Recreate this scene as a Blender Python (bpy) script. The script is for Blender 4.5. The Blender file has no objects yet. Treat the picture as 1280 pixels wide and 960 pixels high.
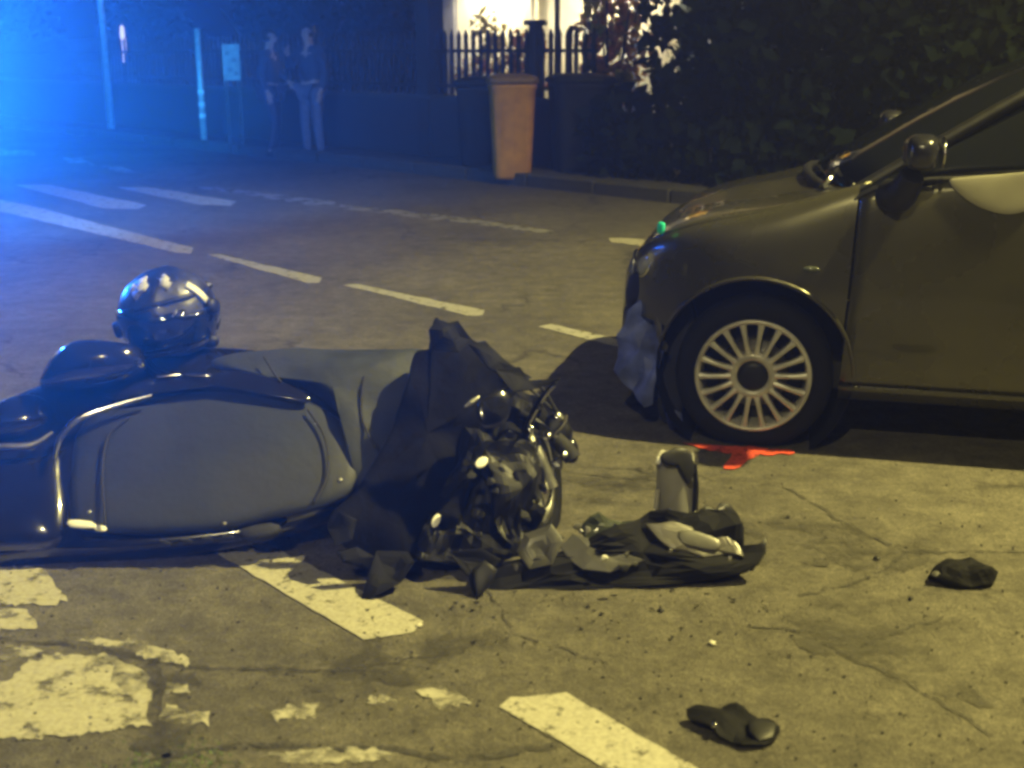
import bpy, bmesh, math, random
import numpy as np
from mathutils import Vector, Matrix, noise
R = math.radians
sc = bpy.context.scene
col = sc.collection
random.seed(7)

# ------------------------------------------------------------------ camera
CH, FPX, HZ = 1.38, 1500.0, 68.0
TILT = math.atan((480 - HZ) / FPX)
cd = bpy.data.cameras.new('camera'); cam = bpy.data.objects.new('camera', cd); col.objects.link(cam)
cam.location = (0, 0, CH); cam.rotation_euler = (math.pi / 2 - TILT, 0, 0)
cd.sensor_width = 36; cd.lens = 36 * FPX / 1280; cd.clip_start = 0.05; cd.clip_end = 600
cd.dof.use_dof = True; cd.dof.focus_distance = 4.6; cd.dof.aperture_fstop = 3.2
sc.camera = cam

# ------------------------------------------------------------------ night sky, exposure
w = bpy.data.worlds.new('World'); sc.world = w; w.use_nodes = True
nt = w.node_tree; bg = nt.nodes['Background']
sky = nt.nodes.new('ShaderNodeTexSky'); sky.sky_type = 'NISHITA'; sky.sun_disc = False
sky.sun_elevation = R(-4); sky.sun_rotation = R(60)
nt.links.new(sky.outputs[0], bg.inputs[0]); bg.inputs[1].default_value = 0.05
sc.view_settings.view_transform = 'Standard'; sc.view_settings.look = 'None'
sc.view_settings.exposure = 0; sc.view_settings.gamma = 1
sc.cycles.use_denoising = True
sc.cycles.pixel_filter_type = 'GAUSSIAN'; sc.cycles.filter_width = 3.4
sc.cycles.volume_bounces = 0; sc.cycles.max_bounces = 6
sc.cycles.sample_clamp_indirect = 4

LAMP_POS = Vector((4.9, 3.25, 7.6))
BEACON_POS = Vector((-3.02, 5.4, 1.22))
LAMP2_POS = Vector((-2.2, -6.5, 8.2))

def light(name, kind, loc, power, color, **k):
    l = bpy.data.lights.new(name, kind); l.energy = power; l.color = color
    for a, b in k.items(): setattr(l, a, b)
    o = bpy.data.objects.new(name, l); col.objects.link(o); o.location = loc
    return o
sl = light('street_lamp_light', 'SPOT', LAMP_POS, 9300, (1.0, 0.85, 0.275), spot_size=R(134), spot_blend=0.65, shadow_soft_size=0.09)
sl.rotation_euler = (Vector((-1.6, -0.6, -7.0))).to_track_quat('-Z', 'Y').to_euler()
l2_ = light('street_lamp_light', 'SPOT', LAMP2_POS, 2400, (1.0, 0.86, 0.40), spot_size=R(50), spot_blend=0.8, shadow_soft_size=0.12)
l2_.rotation_euler = (Vector((3.2, 8.0, -8.2))).to_track_quat('-Z', 'Y').to_euler()
bl = light('beacon_light', 'SPOT', BEACON_POS, 7000, (0.014, 0.17, 1.0), spot_size=R(80), spot_blend=1.0, shadow_soft_size=0.05)
bl.rotation_euler = Vector((3.0, -4.6, 2.3)).to_track_quat('-Z', 'Y').to_euler()      # the flasher's reflector throws its beam past the viewer
bl2 = light('lightbar_light', 'SPOT', (BEACON_POS.x - 1.6, BEACON_POS.y + 1.6, 2.3), 7500, (0.01, 0.42, 1.0), spot_size=R(30), spot_blend=.8, shadow_soft_size=0.06)
bl2.rotation_euler = Vector((-1.7, 14.5, -1.2)).to_track_quat('-Z', 'Y').to_euler()   # the roof bar lights the poles and fence
bl3 = light('lightbar_light', 'SPOT', (BEACON_POS.x - 1.2, BEACON_POS.y + 1.7, 2.32), 2300, (0.12, 0.34, 1.0), spot_size=R(78), spot_blend=.9, shadow_soft_size=0.06)
bl3.rotation_euler = Vector((.5, 9.0, -2.6)).to_track_quat('-Z', 'Y').to_euler()

# ------------------------------------------------------------------ projection helpers (pixels of the 1280x960 photograph)
Fv = Vector((0, math.cos(TILT), -math.sin(TILT))); Uv = Vector((0, math.sin(TILT), math.cos(TILT))); Rv = Vector((1, 0, 0))
CP = Vector((0, 0, CH))
def ray(px, py): return Fv + Rv * ((px - 640) / FPX) - Uv * ((py - 480) / FPX)
def G(px, py, z=0.0):
    d = ray(px, py); return CP + d * ((z - CH) / d.z)
def D(px, py, y):
    d = ray(px, py); return CP + d * (y / d.y)
def PL(px, py, o, n):
    d = ray(px, py); return CP + d * ((o - CP).dot(n) / d.dot(n))
RD = Vector((-0.679, 0.734, 0)).normalized()       # road direction (away, to the left)
RN = Vector((RD.y, -RD.x, 0)); RN = RN if RN.y > 0 else -RN
def road(off, s, z=0.0): return RN * off + RD * s + Vector((0, 0, z))

# ------------------------------------------------------------------ materials
def newmat(name):
    m = bpy.data.materials.new(name); m.use_nodes = True
    return m, m.node_tree, m.node_tree.nodes['Principled BSDF']
def mat(name, c, rough=0.5, metal=0.0, var=0.25, scale=20, bump=0.0, bscale=60, coat=0.0, spec=0.5, coord='Object', grime=None):
    m, t, b = newmat(name); N, L = t.nodes, t.links
    tc = N.new('ShaderNodeTexCoord'); n = N.new('ShaderNodeTexNoise'); n.inputs['Scale'].default_value = scale
    n.inputs['Detail'].default_value = 6; L.new(tc.outputs[coord], n.inputs['Vector'])
    r = N.new('ShaderNodeValToRGB'); r.color_ramp.elements[0].position = 0.3; r.color_ramp.elements[1].position = 0.7
    r.color_ramp.elements[0].color = [x * (1 - var) for x in c] + [1]
    r.color_ramp.elements[1].color = [min(1, x * (1 + var)) for x in c] + [1]
    L.new(n.outputs[0], r.inputs[0]); out = r.outputs[0]
    if grime:
        g = N.new('ShaderNodeTexNoise'); g.inputs['Scale'].default_value = scale * 0.3; g.inputs['Detail'].default_value = 8
        L.new(tc.outputs[coord], g.inputs['Vector'])
        gr = N.new('ShaderNodeValToRGB'); gr.color_ramp.elements[0].position = 0.48; gr.color_ramp.elements[1].position = 0.68
        L.new(g.outputs[0], gr.inputs[0])
        mx = N.new('ShaderNodeMix'); mx.data_type = 'RGBA'; L.new(gr.outputs[0], mx.inputs[0])
        L.new(out, mx.inputs[6]); mx.inputs[7].default_value = list(grime) + [1]; out = mx.outputs[2]
    L.new(out, b.inputs['Base Color'])
    mr = N.new('ShaderNodeMapRange'); mr.inputs[3].default_value = rough * 0.8; mr.inputs[4].default_value = min(1, rough * 1.25)
    L.new(n.outputs[0], mr.inputs[0]); L.new(mr.outputs[0], b.inputs['Roughness'])
    b.inputs['Metallic'].default_value = metal; b.inputs['Coat Weight'].default_value = coat
    b.inputs['Specular IOR Level'].default_value = spec
    if bump:
        n2 = N.new('ShaderNodeTexNoise'); n2.inputs['Scale'].default_value = bscale; n2.inputs['Detail'].default_value = 5
        L.new(tc.outputs[coord], n2.inputs['Vector'])
        bp = N.new('ShaderNodeBump'); bp.inputs['Strength'].default_value = bump; bp.inputs['Distance'].default_value = 0.01
        L.new(n2.outputs[0], bp.inputs['Height']); L.new(bp.outputs[0], b.inputs['Normal'])
    return m

def asphalt():
    m, t, b = newmat('asphalt'); N, L = t.nodes, t.links
    tc = N.new('ShaderNodeTexCoord')
    def nz(s, d=6, r=0.6):
        n = N.new('ShaderNodeTexNoise'); n.inputs['Scale'].default_value = s; n.inputs['Detail'].default_value = d
        n.inputs['Roughness'].default_value = r; L.new(tc.outputs['Object'], n.inputs['Vector']); return n
    big, mid, fine, agg = nz(0.9, 8, .62), nz(9, 6, .65), nz(150, 3, .7), nz(46, 5, .75)
    r = N.new('ShaderNodeValToRGB'); e = r.color_ramp.elements
    e[0].position = .30; e[0].color = (.066, .061, .052, 1); e[1].position = .72; e[1].color = (.128, .119, .100, 1)
    L.new(big.outputs[0], r.inputs[0])
    r2 = N.new('ShaderNodeValToRGB'); e = r2.color_ramp.elements
    e[0].position = .32; e[0].color = (.62, .62, .62, 1); e[1].position = .68; e[1].color = (1.25, 1.25, 1.22, 1); L.new(mid.outputs[0], r2.inputs[0])
    r3 = N.new('ShaderNodeValToRGB'); e = r3.color_ramp.elements
    e[0].position = .36; e[0].color = (.55, .55, .55, 1); e[1].position = .70; e[1].color = (1.6, 1.58, 1.5, 1); L.new(fine.outputs[0], r3.inputs[0])
    a = N.new('ShaderNodeMix'); a.data_type = 'RGBA'; a.blend_type = 'MULTIPLY'; a.inputs[0].default_value = 1
    L.new(r.outputs[0], a.inputs[6]); L.new(r2.outputs[0], a.inputs[7])
    c = N.new('ShaderNodeMix'); c.data_type = 'RGBA'; c.blend_type = 'MULTIPLY'; c.inputs[0].default_value = 1
    L.new(a.outputs[2], c.inputs[6]); L.new(r3.outputs[0], c.inputs[7])
    r4 = N.new('ShaderNodeValToRGB'); e = r4.color_ramp.elements
    e[0].position = .36; e[0].color = (.70, .70, .70, 1); e[1].position = .66; e[1].color = (1.3, 1.3, 1.26, 1); L.new(agg.outputs[0], r4.inputs[0])
    c4 = N.new('ShaderNodeMix'); c4.data_type = 'RGBA'; c4.blend_type = 'MULTIPLY'; c4.inputs[0].default_value = 1
    L.new(c.outputs[2], c4.inputs[6]); L.new(r4.outputs[0], c4.inputs[7]); c = c4
    # fine web of hair cracks
    vd = N.new('ShaderNodeTexVoronoi'); vd.feature = 'DISTANCE_TO_EDGE'; vd.inputs['Scale'].default_value = 0.9
    ad = N.new('ShaderNodeVectorMath'); ad.operation = 'MULTIPLY_ADD'
    wn = nz(4, 5, .6); L.new(wn.outputs['Color'], ad.inputs[0]); ad.inputs[1].default_value = (.5, .5, 0); L.new(tc.outputs['Object'], ad.inputs[2])
    L.new(ad.outputs[0], vd.inputs['Vector'])
    cr = N.new('ShaderNodeValToRGB'); e = cr.color_ramp.elements; e[0].position = 0.0; e[0].color = (.35, .35, .35, 1); e[1].position = .022; e[1].color = (1, 1, 1, 1)
    L.new(vd.outputs['Distance'], cr.inputs[0])
    mk = nz(.7, 3, .5); mkr = N.new('ShaderNodeValToRGB'); mkr.color_ramp.elements[0].position = .48; mkr.color_ramp.elements[1].position = .56; L.new(mk.outputs[0], mkr.inputs[0])
    f = N.new('ShaderNodeMix'); f.data_type = 'RGBA'; f.blend_type = 'MULTIPLY'; L.new(mkr.outputs[0], f.inputs[0])
    L.new(c.outputs[2], f.inputs[6]); L.new(cr.outputs[0], f.inputs[7])
    L.new(f.outputs[2], b.inputs['Base Color'])
    b.inputs['Roughness'].default_value = .82; b.inputs['Specular IOR Level'].default_value = .35
    bp = N.new('ShaderNodeBump'); bp.inputs['Strength'].default_value = .9; bp.inputs['Distance'].default_value = .006
    L.new(fine.outputs[0], bp.inputs['Height'])
    bp2 = N.new('ShaderNodeBump'); bp2.inputs['Strength'].default_value = .6; bp2.inputs['Distance'].default_value = .02
    L.new(mid.outputs[0], bp2.inputs['Height']); L.new(bp.outputs[0], bp2.inputs['Normal']); L.new(bp2.outputs[0], b.inputs['Normal'])
    return m
def paint(name, c, lo, hi, s1=14, s2=70):
    """worn road paint: noise holes let the asphalt through"""
    m, t, b = newmat(name); N, L = t.nodes, t.links
    tc = N.new('ShaderNodeTexCoord')
    n1 = N.new('ShaderNodeTexNoise'); n1.inputs['Scale'].default_value = s1; n1.inputs['Detail'].default_value = 8; n1.inputs['Roughness'].default_value = .7
    n2 = N.new('ShaderNodeTexNoise'); n2.inputs['Scale'].default_value = s2; n2.inputs['Detail'].default_value = 4
    for n in (n1, n2): L.new(tc.outputs['Object'], n.inputs['Vector'])
    r = N.new('ShaderNodeValToRGB'); r.color_ramp.elements[0].position = lo; r.color_ramp.elements[1].position = hi; L.new(n1.outputs[0], r.inputs[0])
    cr = N.new('ShaderNodeValToRGB'); cr.color_ramp.elements[0].color = [x * .72 for x in c] + [1]; cr.color_ramp.elements[1].color = list(c) + [1]
    cr.color_ramp.elements[0].position = .3; cr.color_ramp.elements[1].position = .6
    L.new(n2.outputs[0], cr.inputs[0]); L.new(cr.outputs[0], b.inputs['Base Color']); b.inputs['Roughness'].default_value = .7
    bp = N.new('ShaderNodeBump'); bp.inputs['Strength'].default_value = .5; bp.inputs['Distance'].default_value = .006
    L.new(n2.outputs[0], bp.inputs['Height']); L.new(bp.outputs[0], b.inputs['Normal'])
    tr = N.new('ShaderNodeBsdfTransparent'); mx = N.new('ShaderNodeMixShader')
    L.new(r.outputs[0], mx.inputs[0]); L.new(tr.outputs[0], mx.inputs[1]); L.new(b.outputs[0], mx.inputs[2])
    L.new(mx.outputs[0], N['Material Output'].inputs[0])
    return m
def leafy(name, c):
    m = mat(name, c, .6, var=.5, scale=9); t = m.node_tree; N, L = t.nodes, t.links; b = N['Principled BSDF']
    tr = N.new('ShaderNodeBsdfTranslucent'); L.new(b.inputs['Base Color'].links[0].from_socket, tr.inputs['Color'])
    mx = N.new('ShaderNodeMixShader'); mx.inputs[0].default_value = .5; L.new(b.outputs[0], mx.inputs[1]); L.new(tr.outputs[0], mx.inputs[2])
    L.new(mx.outputs[0], N['Material Output'].inputs[0]); return m
def glass(name, c, rough=.03, trans=0.0):
    m, t, b = newmat(name); b.inputs['Base Color'].default_value = list(c) + [1]; b.inputs['Roughness'].default_value = rough
    b.inputs['Transmission Weight'].default_value = trans; b.inputs['Specular IOR Level'].default_value = .6
    return m
def emit(name, c, s):
    m, t, b = newmat(name); b.inputs['Base Color'].default_value = list(c) + [1]
    b.inputs['Emission Color'].default_value = list(c) + [1]; b.inputs['Emission Strength'].default_value = s
    return m
M = dict(
    asphalt=asphalt(),
    earth=mat('earth', (.045, .04, .03), .95, scale=3, bump=.5),
    paving=mat('concrete_paving', (.05, .048, .044), .9, scale=8, bump=.3, var=.3),
    kerb=mat('kerb_stone', (.045, .044, .04), .85, scale=12, bump=.3),
    white=paint('worn_white_paint', (.36, .345, .28), .33, .45, 22, 90),
    cream=paint('cream_road_paint', (.36, .345, .27), .36, .47, 11, 80),
    worn=paint('very_worn_white_paint', (.36, .345, .28), .40, .56, 12, 80),
    midwhite=paint('dusty_white_paint', (.32, .315, .28), .32, .46),
    faint=paint('faint_white_paint', (.21, .205, .19), .38, .52, 6, 60),
    red=paint('red_spray_paint', (.58, .065, .028), .28, .50, 26, 90),
    crack=paint('dark_crack', (.045, .042, .036), .40, .58, 16, 60),
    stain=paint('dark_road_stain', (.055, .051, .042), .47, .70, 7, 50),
    carpaint=mat('dark_grey_car_paint', (.082, .078, .050), .27, metal=.5, var=.10, scale=4, coat=.9, grime=(.050, .047, .036), bump=.08, bscale=5),
    blackplastic=mat('black_plastic', (.009, .009, .010), .45, var=.3, spec=.3),
    gloss=mat('gloss_black_plastic', (.008, .008, .010), .14, var=.2, coat=1.0),
    matte=mat('matte_black_rubber', (.014, .014, .014), .85, bump=.3, bscale=90),
    tyre=mat('tyre_rubber', (.008, .008, .008), .9, bump=.2, bscale=70, spec=.15),
    mirrorshell=mat('mirror_shell_paint', (.018, .018, .022), .25, coat=.6, var=.3),
    helmet=mat('scuffed_helmet_shell', (.010, .010, .014), .36, var=.3, scale=30, coat=.2, grime=(.06, .06, .065), bump=.5, bscale=14),
    palewear=paint('worn_pale_sticker', (.42, .42, .46), .36, .5, 30, 90),
    tubegrey=mat('pale_grey_plastic_tube', (.24, .235, .22), .6, var=.15, scale=14, grime=(.22, .21, .19)),
    smokelens=glass('smoked_lens', (.08, .09, .07), .12, .3),
    dull=mat('dull_black_plastic', (.006, .006, .007), .7, var=.4, spec=.12),
    patch=mat('pale_reflection_tone', (.25, .24, .18), .45, var=.15, scale=8, coat=.3),  # pale tone of a reflection on the door, painted as a surface
    panelgrey=mat('scuffed_grey_panel', (.021, .025, .036), .55, var=.16, scale=7, grime=(.030, .032, .038), bump=.2, bscale=30, spec=.3),
    vinyl=mat('grey_vinyl', (.024, .028, .036), .62, var=.25, scale=14, bump=.35, bscale=26, grime=(.034, .037, .042), spec=.25),
    fabric=mat('black_fabric', (.0035, .0035, .005), .8, bump=.5, bscale=22, spec=.08),
    silver=mat('silver_alloy', (.095, .09, .085), .36, metal=.15, var=.12, scale=18, grime=(.05, .048, .045)),
    alloy=mat('painted_alloy', (.55, .54, .51), .35, metal=.35, var=.15, scale=20, grime=(.30, .28, .24)),
    chrome=mat('chrome', (.7, .7, .7), .12, metal=1.0, var=.06),
    steel=mat('dull_steel', (.32, .32, .32), .42, metal=.9, var=.3, grime=(.12, .11, .1)),
    wreck=mat('grey_broken_plastic', (.040, .039, .037), .42, var=.3, scale=22, grime=(.08, .075, .07), coat=.3),
    blue_lit=mat('blue_lit_bumper_plastic', (.085, .115, .42), .6, var=.4, scale=16, grime=(.04, .05, .14)),  # grey plastic with the flasher's blue light painted into the base colour
    chipwhite=mat('cream_chip', (.5, .48, .4), .7),
    reflector=mat('white_reflector', (.85, .85, .85), .15, var=.05, coat=1.0),
    lens=glass('clear_lens', (.5, .52, .5), .08, .5),
    greenlens=glass('turquoise_lens_chip', (.03, .55, .45), .1),
    carglass=glass('car_glass', (.006, .007, .008), .04),
    binyellow=mat('yellow_bin_plastic', (.46, .215, .016), .6, var=.25, scale=6, grime=(.30, .14, .02)),
    binlid=mat('dark_yellow_lid_plastic', (.20, .12, .035), .6, var=.2),
    bindark=mat('dark_bin_plastic', (.009, .010, .010), .6, spec=.25),
    iron=mat('painted_iron', (.022, .016, .016), .6, var=.3),
    postpaint=mat('galvanised_pole', (.5, .5, .5), .45, metal=.3),
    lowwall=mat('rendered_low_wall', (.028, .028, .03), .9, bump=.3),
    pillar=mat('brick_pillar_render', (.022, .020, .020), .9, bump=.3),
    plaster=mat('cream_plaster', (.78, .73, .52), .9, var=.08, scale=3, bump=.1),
    whitewood=mat('white_painted_wood', (.8, .78, .7), .6, var=.05),
    shutter=mat('shutter_green', (.10, .13, .10), .6),
    rooftile=mat('roof_tile', (.25, .10, .06), .85, var=.35, scale=5),
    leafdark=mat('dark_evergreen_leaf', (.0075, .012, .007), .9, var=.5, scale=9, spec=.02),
    leafyellow=leafy('yellow_green_leaf', (.62, .50, .06)),
    leafrust=leafy('rust_brown_leaf', (.62, .28, .05)),
    grass=mat('moss_green', (.07, .12, .03), .8, var=.4, scale=12),
    bark=mat('bark', (.05, .04, .03), .95, bump=.6),
    skin=mat('skin', (.45, .28, .21), .55, var=.08),
    hair=mat('dark_hair', (.02, .014, .01), .6),
    navy=mat('dark_navy_cloth', (.03, .035, .06), .85, var=.25, bump=.3),
    jeans=mat('grey_blue_cloth', (.12, .13, .18), .85, var=.2, bump=.3),
    pale=mat('pale_cloth', (.35, .35, .38), .85, var=.2),
    vanwhite=mat('white_van_paint', (.7, .7, .7), .3, coat=.7, var=.05),
    vanstripe=mat('van_stripe', (.55, .06, .03), .4),
    bluelens=emit('lit_blue_lens', (.02, .16, 1.0), 30),
    lampglow=emit('lit_lamp_lens', (1.0, .82, .36), 12),
    lantern=emit('lit_lantern', (1.0, .86, .52), 14),
    board=mat('white_board', (.24, .23, .24), .6, var=.3, scale=8),
    poster=mat('poster_spots', (.12, .12, .14), .6),
    boardgrey=mat('weathered_grey_board', (.16, .16, .17), .8),
)

# ------------------------------------------------------------------ object helpers
def link(name, me, m=None, parent=None, smooth=False):
    o = bpy.data.objects.new(name, me); col.objects.link(o)
    if m is not None and not me.materials: me.materials.append(m)
    if smooth:
        for p in me.polygons: p.use_smooth = True
    if parent is not None: o.parent = parent
    return o
def tag(o, label=None, cat=None, group=None, kind=None):
    if label: o['label'] = label
    if cat: o['category'] = cat
    if group: o['group'] = group
    if kind: o['kind'] = kind
    return o
def thing(name, label, cat, loc=(0, 0, 0), rz=0, group=None):
    o = bpy.data.objects.new(name, None); col.objects.link(o); o.location = loc; o.rotation_euler = (0, 0, rz)
    o.empty_display_size = .1
    return tag(o, label, cat, group)
def finish(bm, name, m, parent=None, smooth=True, local=None):
    bmesh.ops.recalc_face_normals(bm, faces=bm.faces[:])
    if local is not None: bmesh.ops.transform(bm, matrix=local, verts=bm.verts[:])
    me = bpy.data.meshes.new(name); bm.to_mesh(me); bm.free()
    o = link(name, me, m, parent, smooth)
    return o
def autosharp(o, ang=40):
    me = o.data
    try: me.set_sharp_from_angle(angle=R(ang))
    except Exception: pass
    return o
def mod_bevel(o, w_=.004, seg=2):
    b = o.modifiers.new('bevel', 'BEVEL'); b.width = w_; b.segments = seg; b.limit_method = 'ANGLE'; b.angle_limit = R(35); return o
def catmull(pts, n=6, closed=False):
    pts = [Vector(p) for p in pts]; out = []; N = len(pts)
    rng = range(N if closed else N - 1)
    for i in rng:
        if closed: a, b, c, d = pts[i - 1], pts[i], pts[(i + 1) % N], pts[(i + 2) % N]
        else: a, b, c, d = pts[max(i - 1, 0)], pts[i], pts[i + 1], pts[min(i + 2, N - 1)]
        for k in range(n):
            t = k / n
            out.append(.5 * ((2 * b) + (c - a) * t + (2 * a - 5 * b + 4 * c - d) * t * t + (3 * b - a - 3 * c + d) * t ** 3))
    if not closed: out.append(pts[-1].copy())
    return out
def tube(bm, pts, r, seg=10, smooth=5, cap=True):
    """r number or list matching pts"""
    rr = r if isinstance(r, (list, tuple)) else [r] * len(pts)
    if smooth and len(pts) > 2:
        P = catmull(pts, smooth); RR = [v.x for v in catmull([Vector((x, 0, 0)) for x in rr], smooth)]
    else: P = [Vector(p) for p in pts]; RR = list(rr)
    rings = []; up = Vector((0, 0, 1)); prev = None
    for i, p in enumerate(P):
        t = (P[min(i + 1, len(P) - 1)] - P[max(i - 1, 0)]).normalized()
        if prev is None:
            a = t.cross(up);
            if a.length < .05: a = t.cross(Vector((1, 0, 0)))
            a.normalize()
        else: a = (prev - t * prev.dot(t)).normalized()
        prev = a; b = t.cross(a)
        rings.append([bm.verts.new(p + (a * math.cos(2 * math.pi * k / seg) + b * math.sin(2 * math.pi * k / seg)) * RR[i]) for k in range(seg)])
    for i in range(len(rings) - 1):
        for k in range(seg): bm.faces.new((rings[i][k], rings[i][(k + 1) % seg], rings[i + 1][(k + 1) % seg], rings[i + 1][k]))
    if cap: bm.faces.new(rings[0][::-1]); bm.faces.new(rings[-1])
    return bm
def TUBE(name, pts, r, m, parent=None, seg=10, smooth=5):
    return autosharp(finish(tube(bmesh.new(), pts, r, seg, smooth), name, m, parent), 50)
def boxm(bm, c, s, rz=0, rot=None):
    mt = Matrix.Translation(Vector(c)) @ (rot if rot is not None else Matrix.Rotation(rz, 4, 'Z')) @ Matrix.Diagonal((s[0], s[1], s[2], 1))
    bmesh.ops.create_cube(bm, size=1, matrix=mt); return bm
def BOX(name, c, s, m, parent=None, rz=0, bev=.006, rot=None):
    o = finish(boxm(bmesh.new(), c, s, rz, rot), name, m, parent, smooth=False)
    if bev: mod_bevel(o, bev)
    return o
def lathe(bm, prof, seg=32, mt=Matrix.Identity(4), close=False):
    """prof list of (radius, axial); axis = local Z"""
    rings = []
    for r, z in prof:
        if r < 1e-6: rings.append([bm.verts.new(mt @ Vector((0, 0, z)))])
        else: rings.append([bm.verts.new(mt @ Vector((r * math.cos(2 * math.pi * k / seg), r * math.sin(2 * math.pi * k / seg), z))) for k in range(seg)])
    n = len(rings)
    for i in range(n if close else n - 1):
        a, b = rings[i], rings[(i + 1) % n]
        for k in range(seg):
            k2 = (k + 1) % seg
            if len(a) == 1 and len(b) > 1: bm.faces.new((a[0], b[k2], b[k]))
            elif len(b) == 1 and len(a) > 1: bm.faces.new((a[k], a[k2], b[0]))
            elif len(a) > 1: bm.faces.new((a[k], a[k2], b[k2], b[k]))
    return bm
def axis_mat(c, n, up=Vector((0, 0, 1))):
    n = Vector(n).normalized(); x = up.cross(n)
    if x.length < .01: x = Vector((1, 0, 0))
    x.normalize(); y = n.cross(x)
    return Matrix(((x.x, y.x, n.x, c[0]), (x.y, y.y, n.y, c[1]), (x.z, y.z, n.z, c[2]), (0, 0, 0, 1)))
def ellipsoid(bm, c, r, rot=None, u=20, v=12):
    mt = Matrix.Translation(Vector(c)) @ (rot if rot is not None else Matrix.Identity(4)) @ Matrix.Diagonal((r[0], r[1], r[2], 1))
    bmesh.ops.create_uvsphere(bm, u_segments=u, v_segments=v, radius=1, matrix=mt); return bm
def superell(c, r, e=.62):
    bm = ellipsoid(bmesh.new(), (0, 0, 0), (1, 1, 1), None, 32, 20)
    for v in bm.verts:
        p = [math.copysign(abs(x) ** e, x) for x in v.co]; v.co = Vector((c[0] + p[0] * r[0] * (1 - .15 * p[1]), c[1] + p[1] * r[1], c[2] + p[2] * r[2] * (1 - .12 * abs(p[1]))))
    return bm
def ELL(name, c, r, m, parent=None, rot=None): return finish(ellipsoid(bmesh.new(), c, r, rot), name, m, parent)
def pillow(pts, n, up, down, rings=7, rim=0.0, wob=0.0, wfreq=5, seed=0, ctr=None):
    """closed solid from a planar outline of 3D points: domed by `up` along n and by `down` against it"""
    bm = bmesh.new(); n = Vector(n).normalized()
    c = Vector(ctr) if ctr is not None else sum((Vector(p) for p in pts), Vector()) / len(pts)
    def ring(f, h):
        vs = []
        for p in pts:
            q = c + (Vector(p) - c) * f + n * h
            if wob: q = q + n * (noise.noise(q * wfreq + Vector((seed, 0, 0))) * wob)
            vs.append(bm.verts.new(q))
        return vs
    R0 = []
    for k in range(rings + 1):
        a = math.pi / 2 * k / (rings + .0001)
        R0.append((math.cos(a) ** .75 if k < rings else 0.02, rim / 2 + up * math.sin(a) ** .9))
    lo = []
    for k in range(1, max(3, rings // 2) + 1):
        a = math.pi / 2 * k / max(3, rings // 2)
        lo.append((max(.02, math.cos(a) ** .6), -rim / 2 - down * math.sin(a)))
    seq = [(f, h) for f, h in lo[::-1]] + ([(1, -rim / 2)] if rim > 0 else []) + R0
    rs = [ring(f, h) for f, h in seq]; K = len(pts)
    for i in range(len(rs) - 1):
        for k in range(K): bm.faces.new((rs[i][k], rs[i][(k + 1) % K], rs[i + 1][(k + 1) % K], rs[i + 1][k]))
    bm.faces.new(rs[0][::-1]); bm.faces.new(rs[-1])
    return bm
def PUFF(name, px, o, n, m, parent=None, up=.05, down=.05, rim=0.0, smooth=4, jag=0.0, flat=False, **k):
    """outline traced in the photo laid on the plane (o, n), given its own thickness"""
    n = Vector(n).normalized(); P = [PL(x, y, Vector(o), n) for x, y in px]
    P = catmull(P, smooth, True) if smooth > 1 else P
    if jag:
        P2 = []
        c = sum(P, Vector()) / len(P)
        for i, p in enumerate(P): P2.append(p + (p - c).normalized() * random.uniform(-jag, jag))
        P = P2
    ob = finish(pillow(P, n, up, down, rim=rim, **k), name, m, parent)
    if jag: autosharp(ob, 45)
    if flat:
        for p_ in ob.data.polygons: p_.use_smooth = False
    return ob
def sheet(name, pts, m, parent=None, th=.003):
    """thin slab on the ground from polygon points"""
    bm = bmesh.new(); vs = [bm.verts.new(p) for p in pts]; f = bm.faces.new(vs)
    if f.normal.z < 0: f.normal_flip()
    bmesh.ops.triangulate(bm, faces=[f])
    return finish(bm, name, m, parent, smooth=False)
def jagged(px, step=9, amp=3.0, seed=1, z=.008):
    rnd = random.Random(seed); out = []
    for i in range(len(px)):
        a, b = px[i], px[(i + 1) % len(px)]; L_ = math.hypot(b[0] - a[0], b[1] - a[1]); k = max(1, int(L_ / step))
        for j in range(k):
            t = j / k; x = a[0] + (b[0] - a[0]) * t; y = a[1] + (b[1] - a[1]) * t
            out.append(G(x + rnd.uniform(-amp, amp), y + rnd.uniform(-amp, amp) * .7, z))
    return out

# ================================================================== THE SETTING
bm = bmesh.new(); bmesh.ops.create_grid(bm, x_segments=2, y_segments=2, size=260)
g = finish(bm, 'ground', M['earth'], smooth=False); g.location.z = -.012; tag(g, kind='structure')
def quad(name, pts, m):
    bm = bmesh.new(); bm.faces.new([bm.verts.new(p) for p in pts]); o = finish(bm, name, m, smooth=False); return tag(o, kind='structure')
KERB = 9.0
quad('road', [road(-9, -60, 0), road(KERB, -60, 0), road(KERB, 120, 0), road(-9, 120, 0)], M['asphalt'])
# far pavement slab with its kerb stones
bm = bmesh.new()
c = (road(KERB + .15, -20) + road(KERB + 1.1, 60)) / 2
boxm(bm, (c.x, c.y, .055), (80, .95, .13), math.atan2(RD.y, RD.x))
tag(finish(bm, 'pavement', M['paving'], smooth=False), kind='structure')
ke = thing('kerb', None, None); ke['kind'] = 'structure'
kbm = boxm(bmesh.new(), (0, 0, 0), (.98, .15, .22)); bmesh.ops.bevel(kbm, geom=kbm.edges[:], offset=.015, segments=1, affect='EDGES')
kme = bpy.data.meshes.new('kerb_stone'); kbm.to_mesh(kme); kbm.free()
for i in range(34):
    o = link('kerb_stone', kme, M['kerb'], ke); p = road(KERB + .075, -6 + i); o.location = (p.x, p.y, .025 + random.uniform(-.004, .004)); o.rotation_euler.z = math.atan2(RD.y, RD.x)

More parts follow.
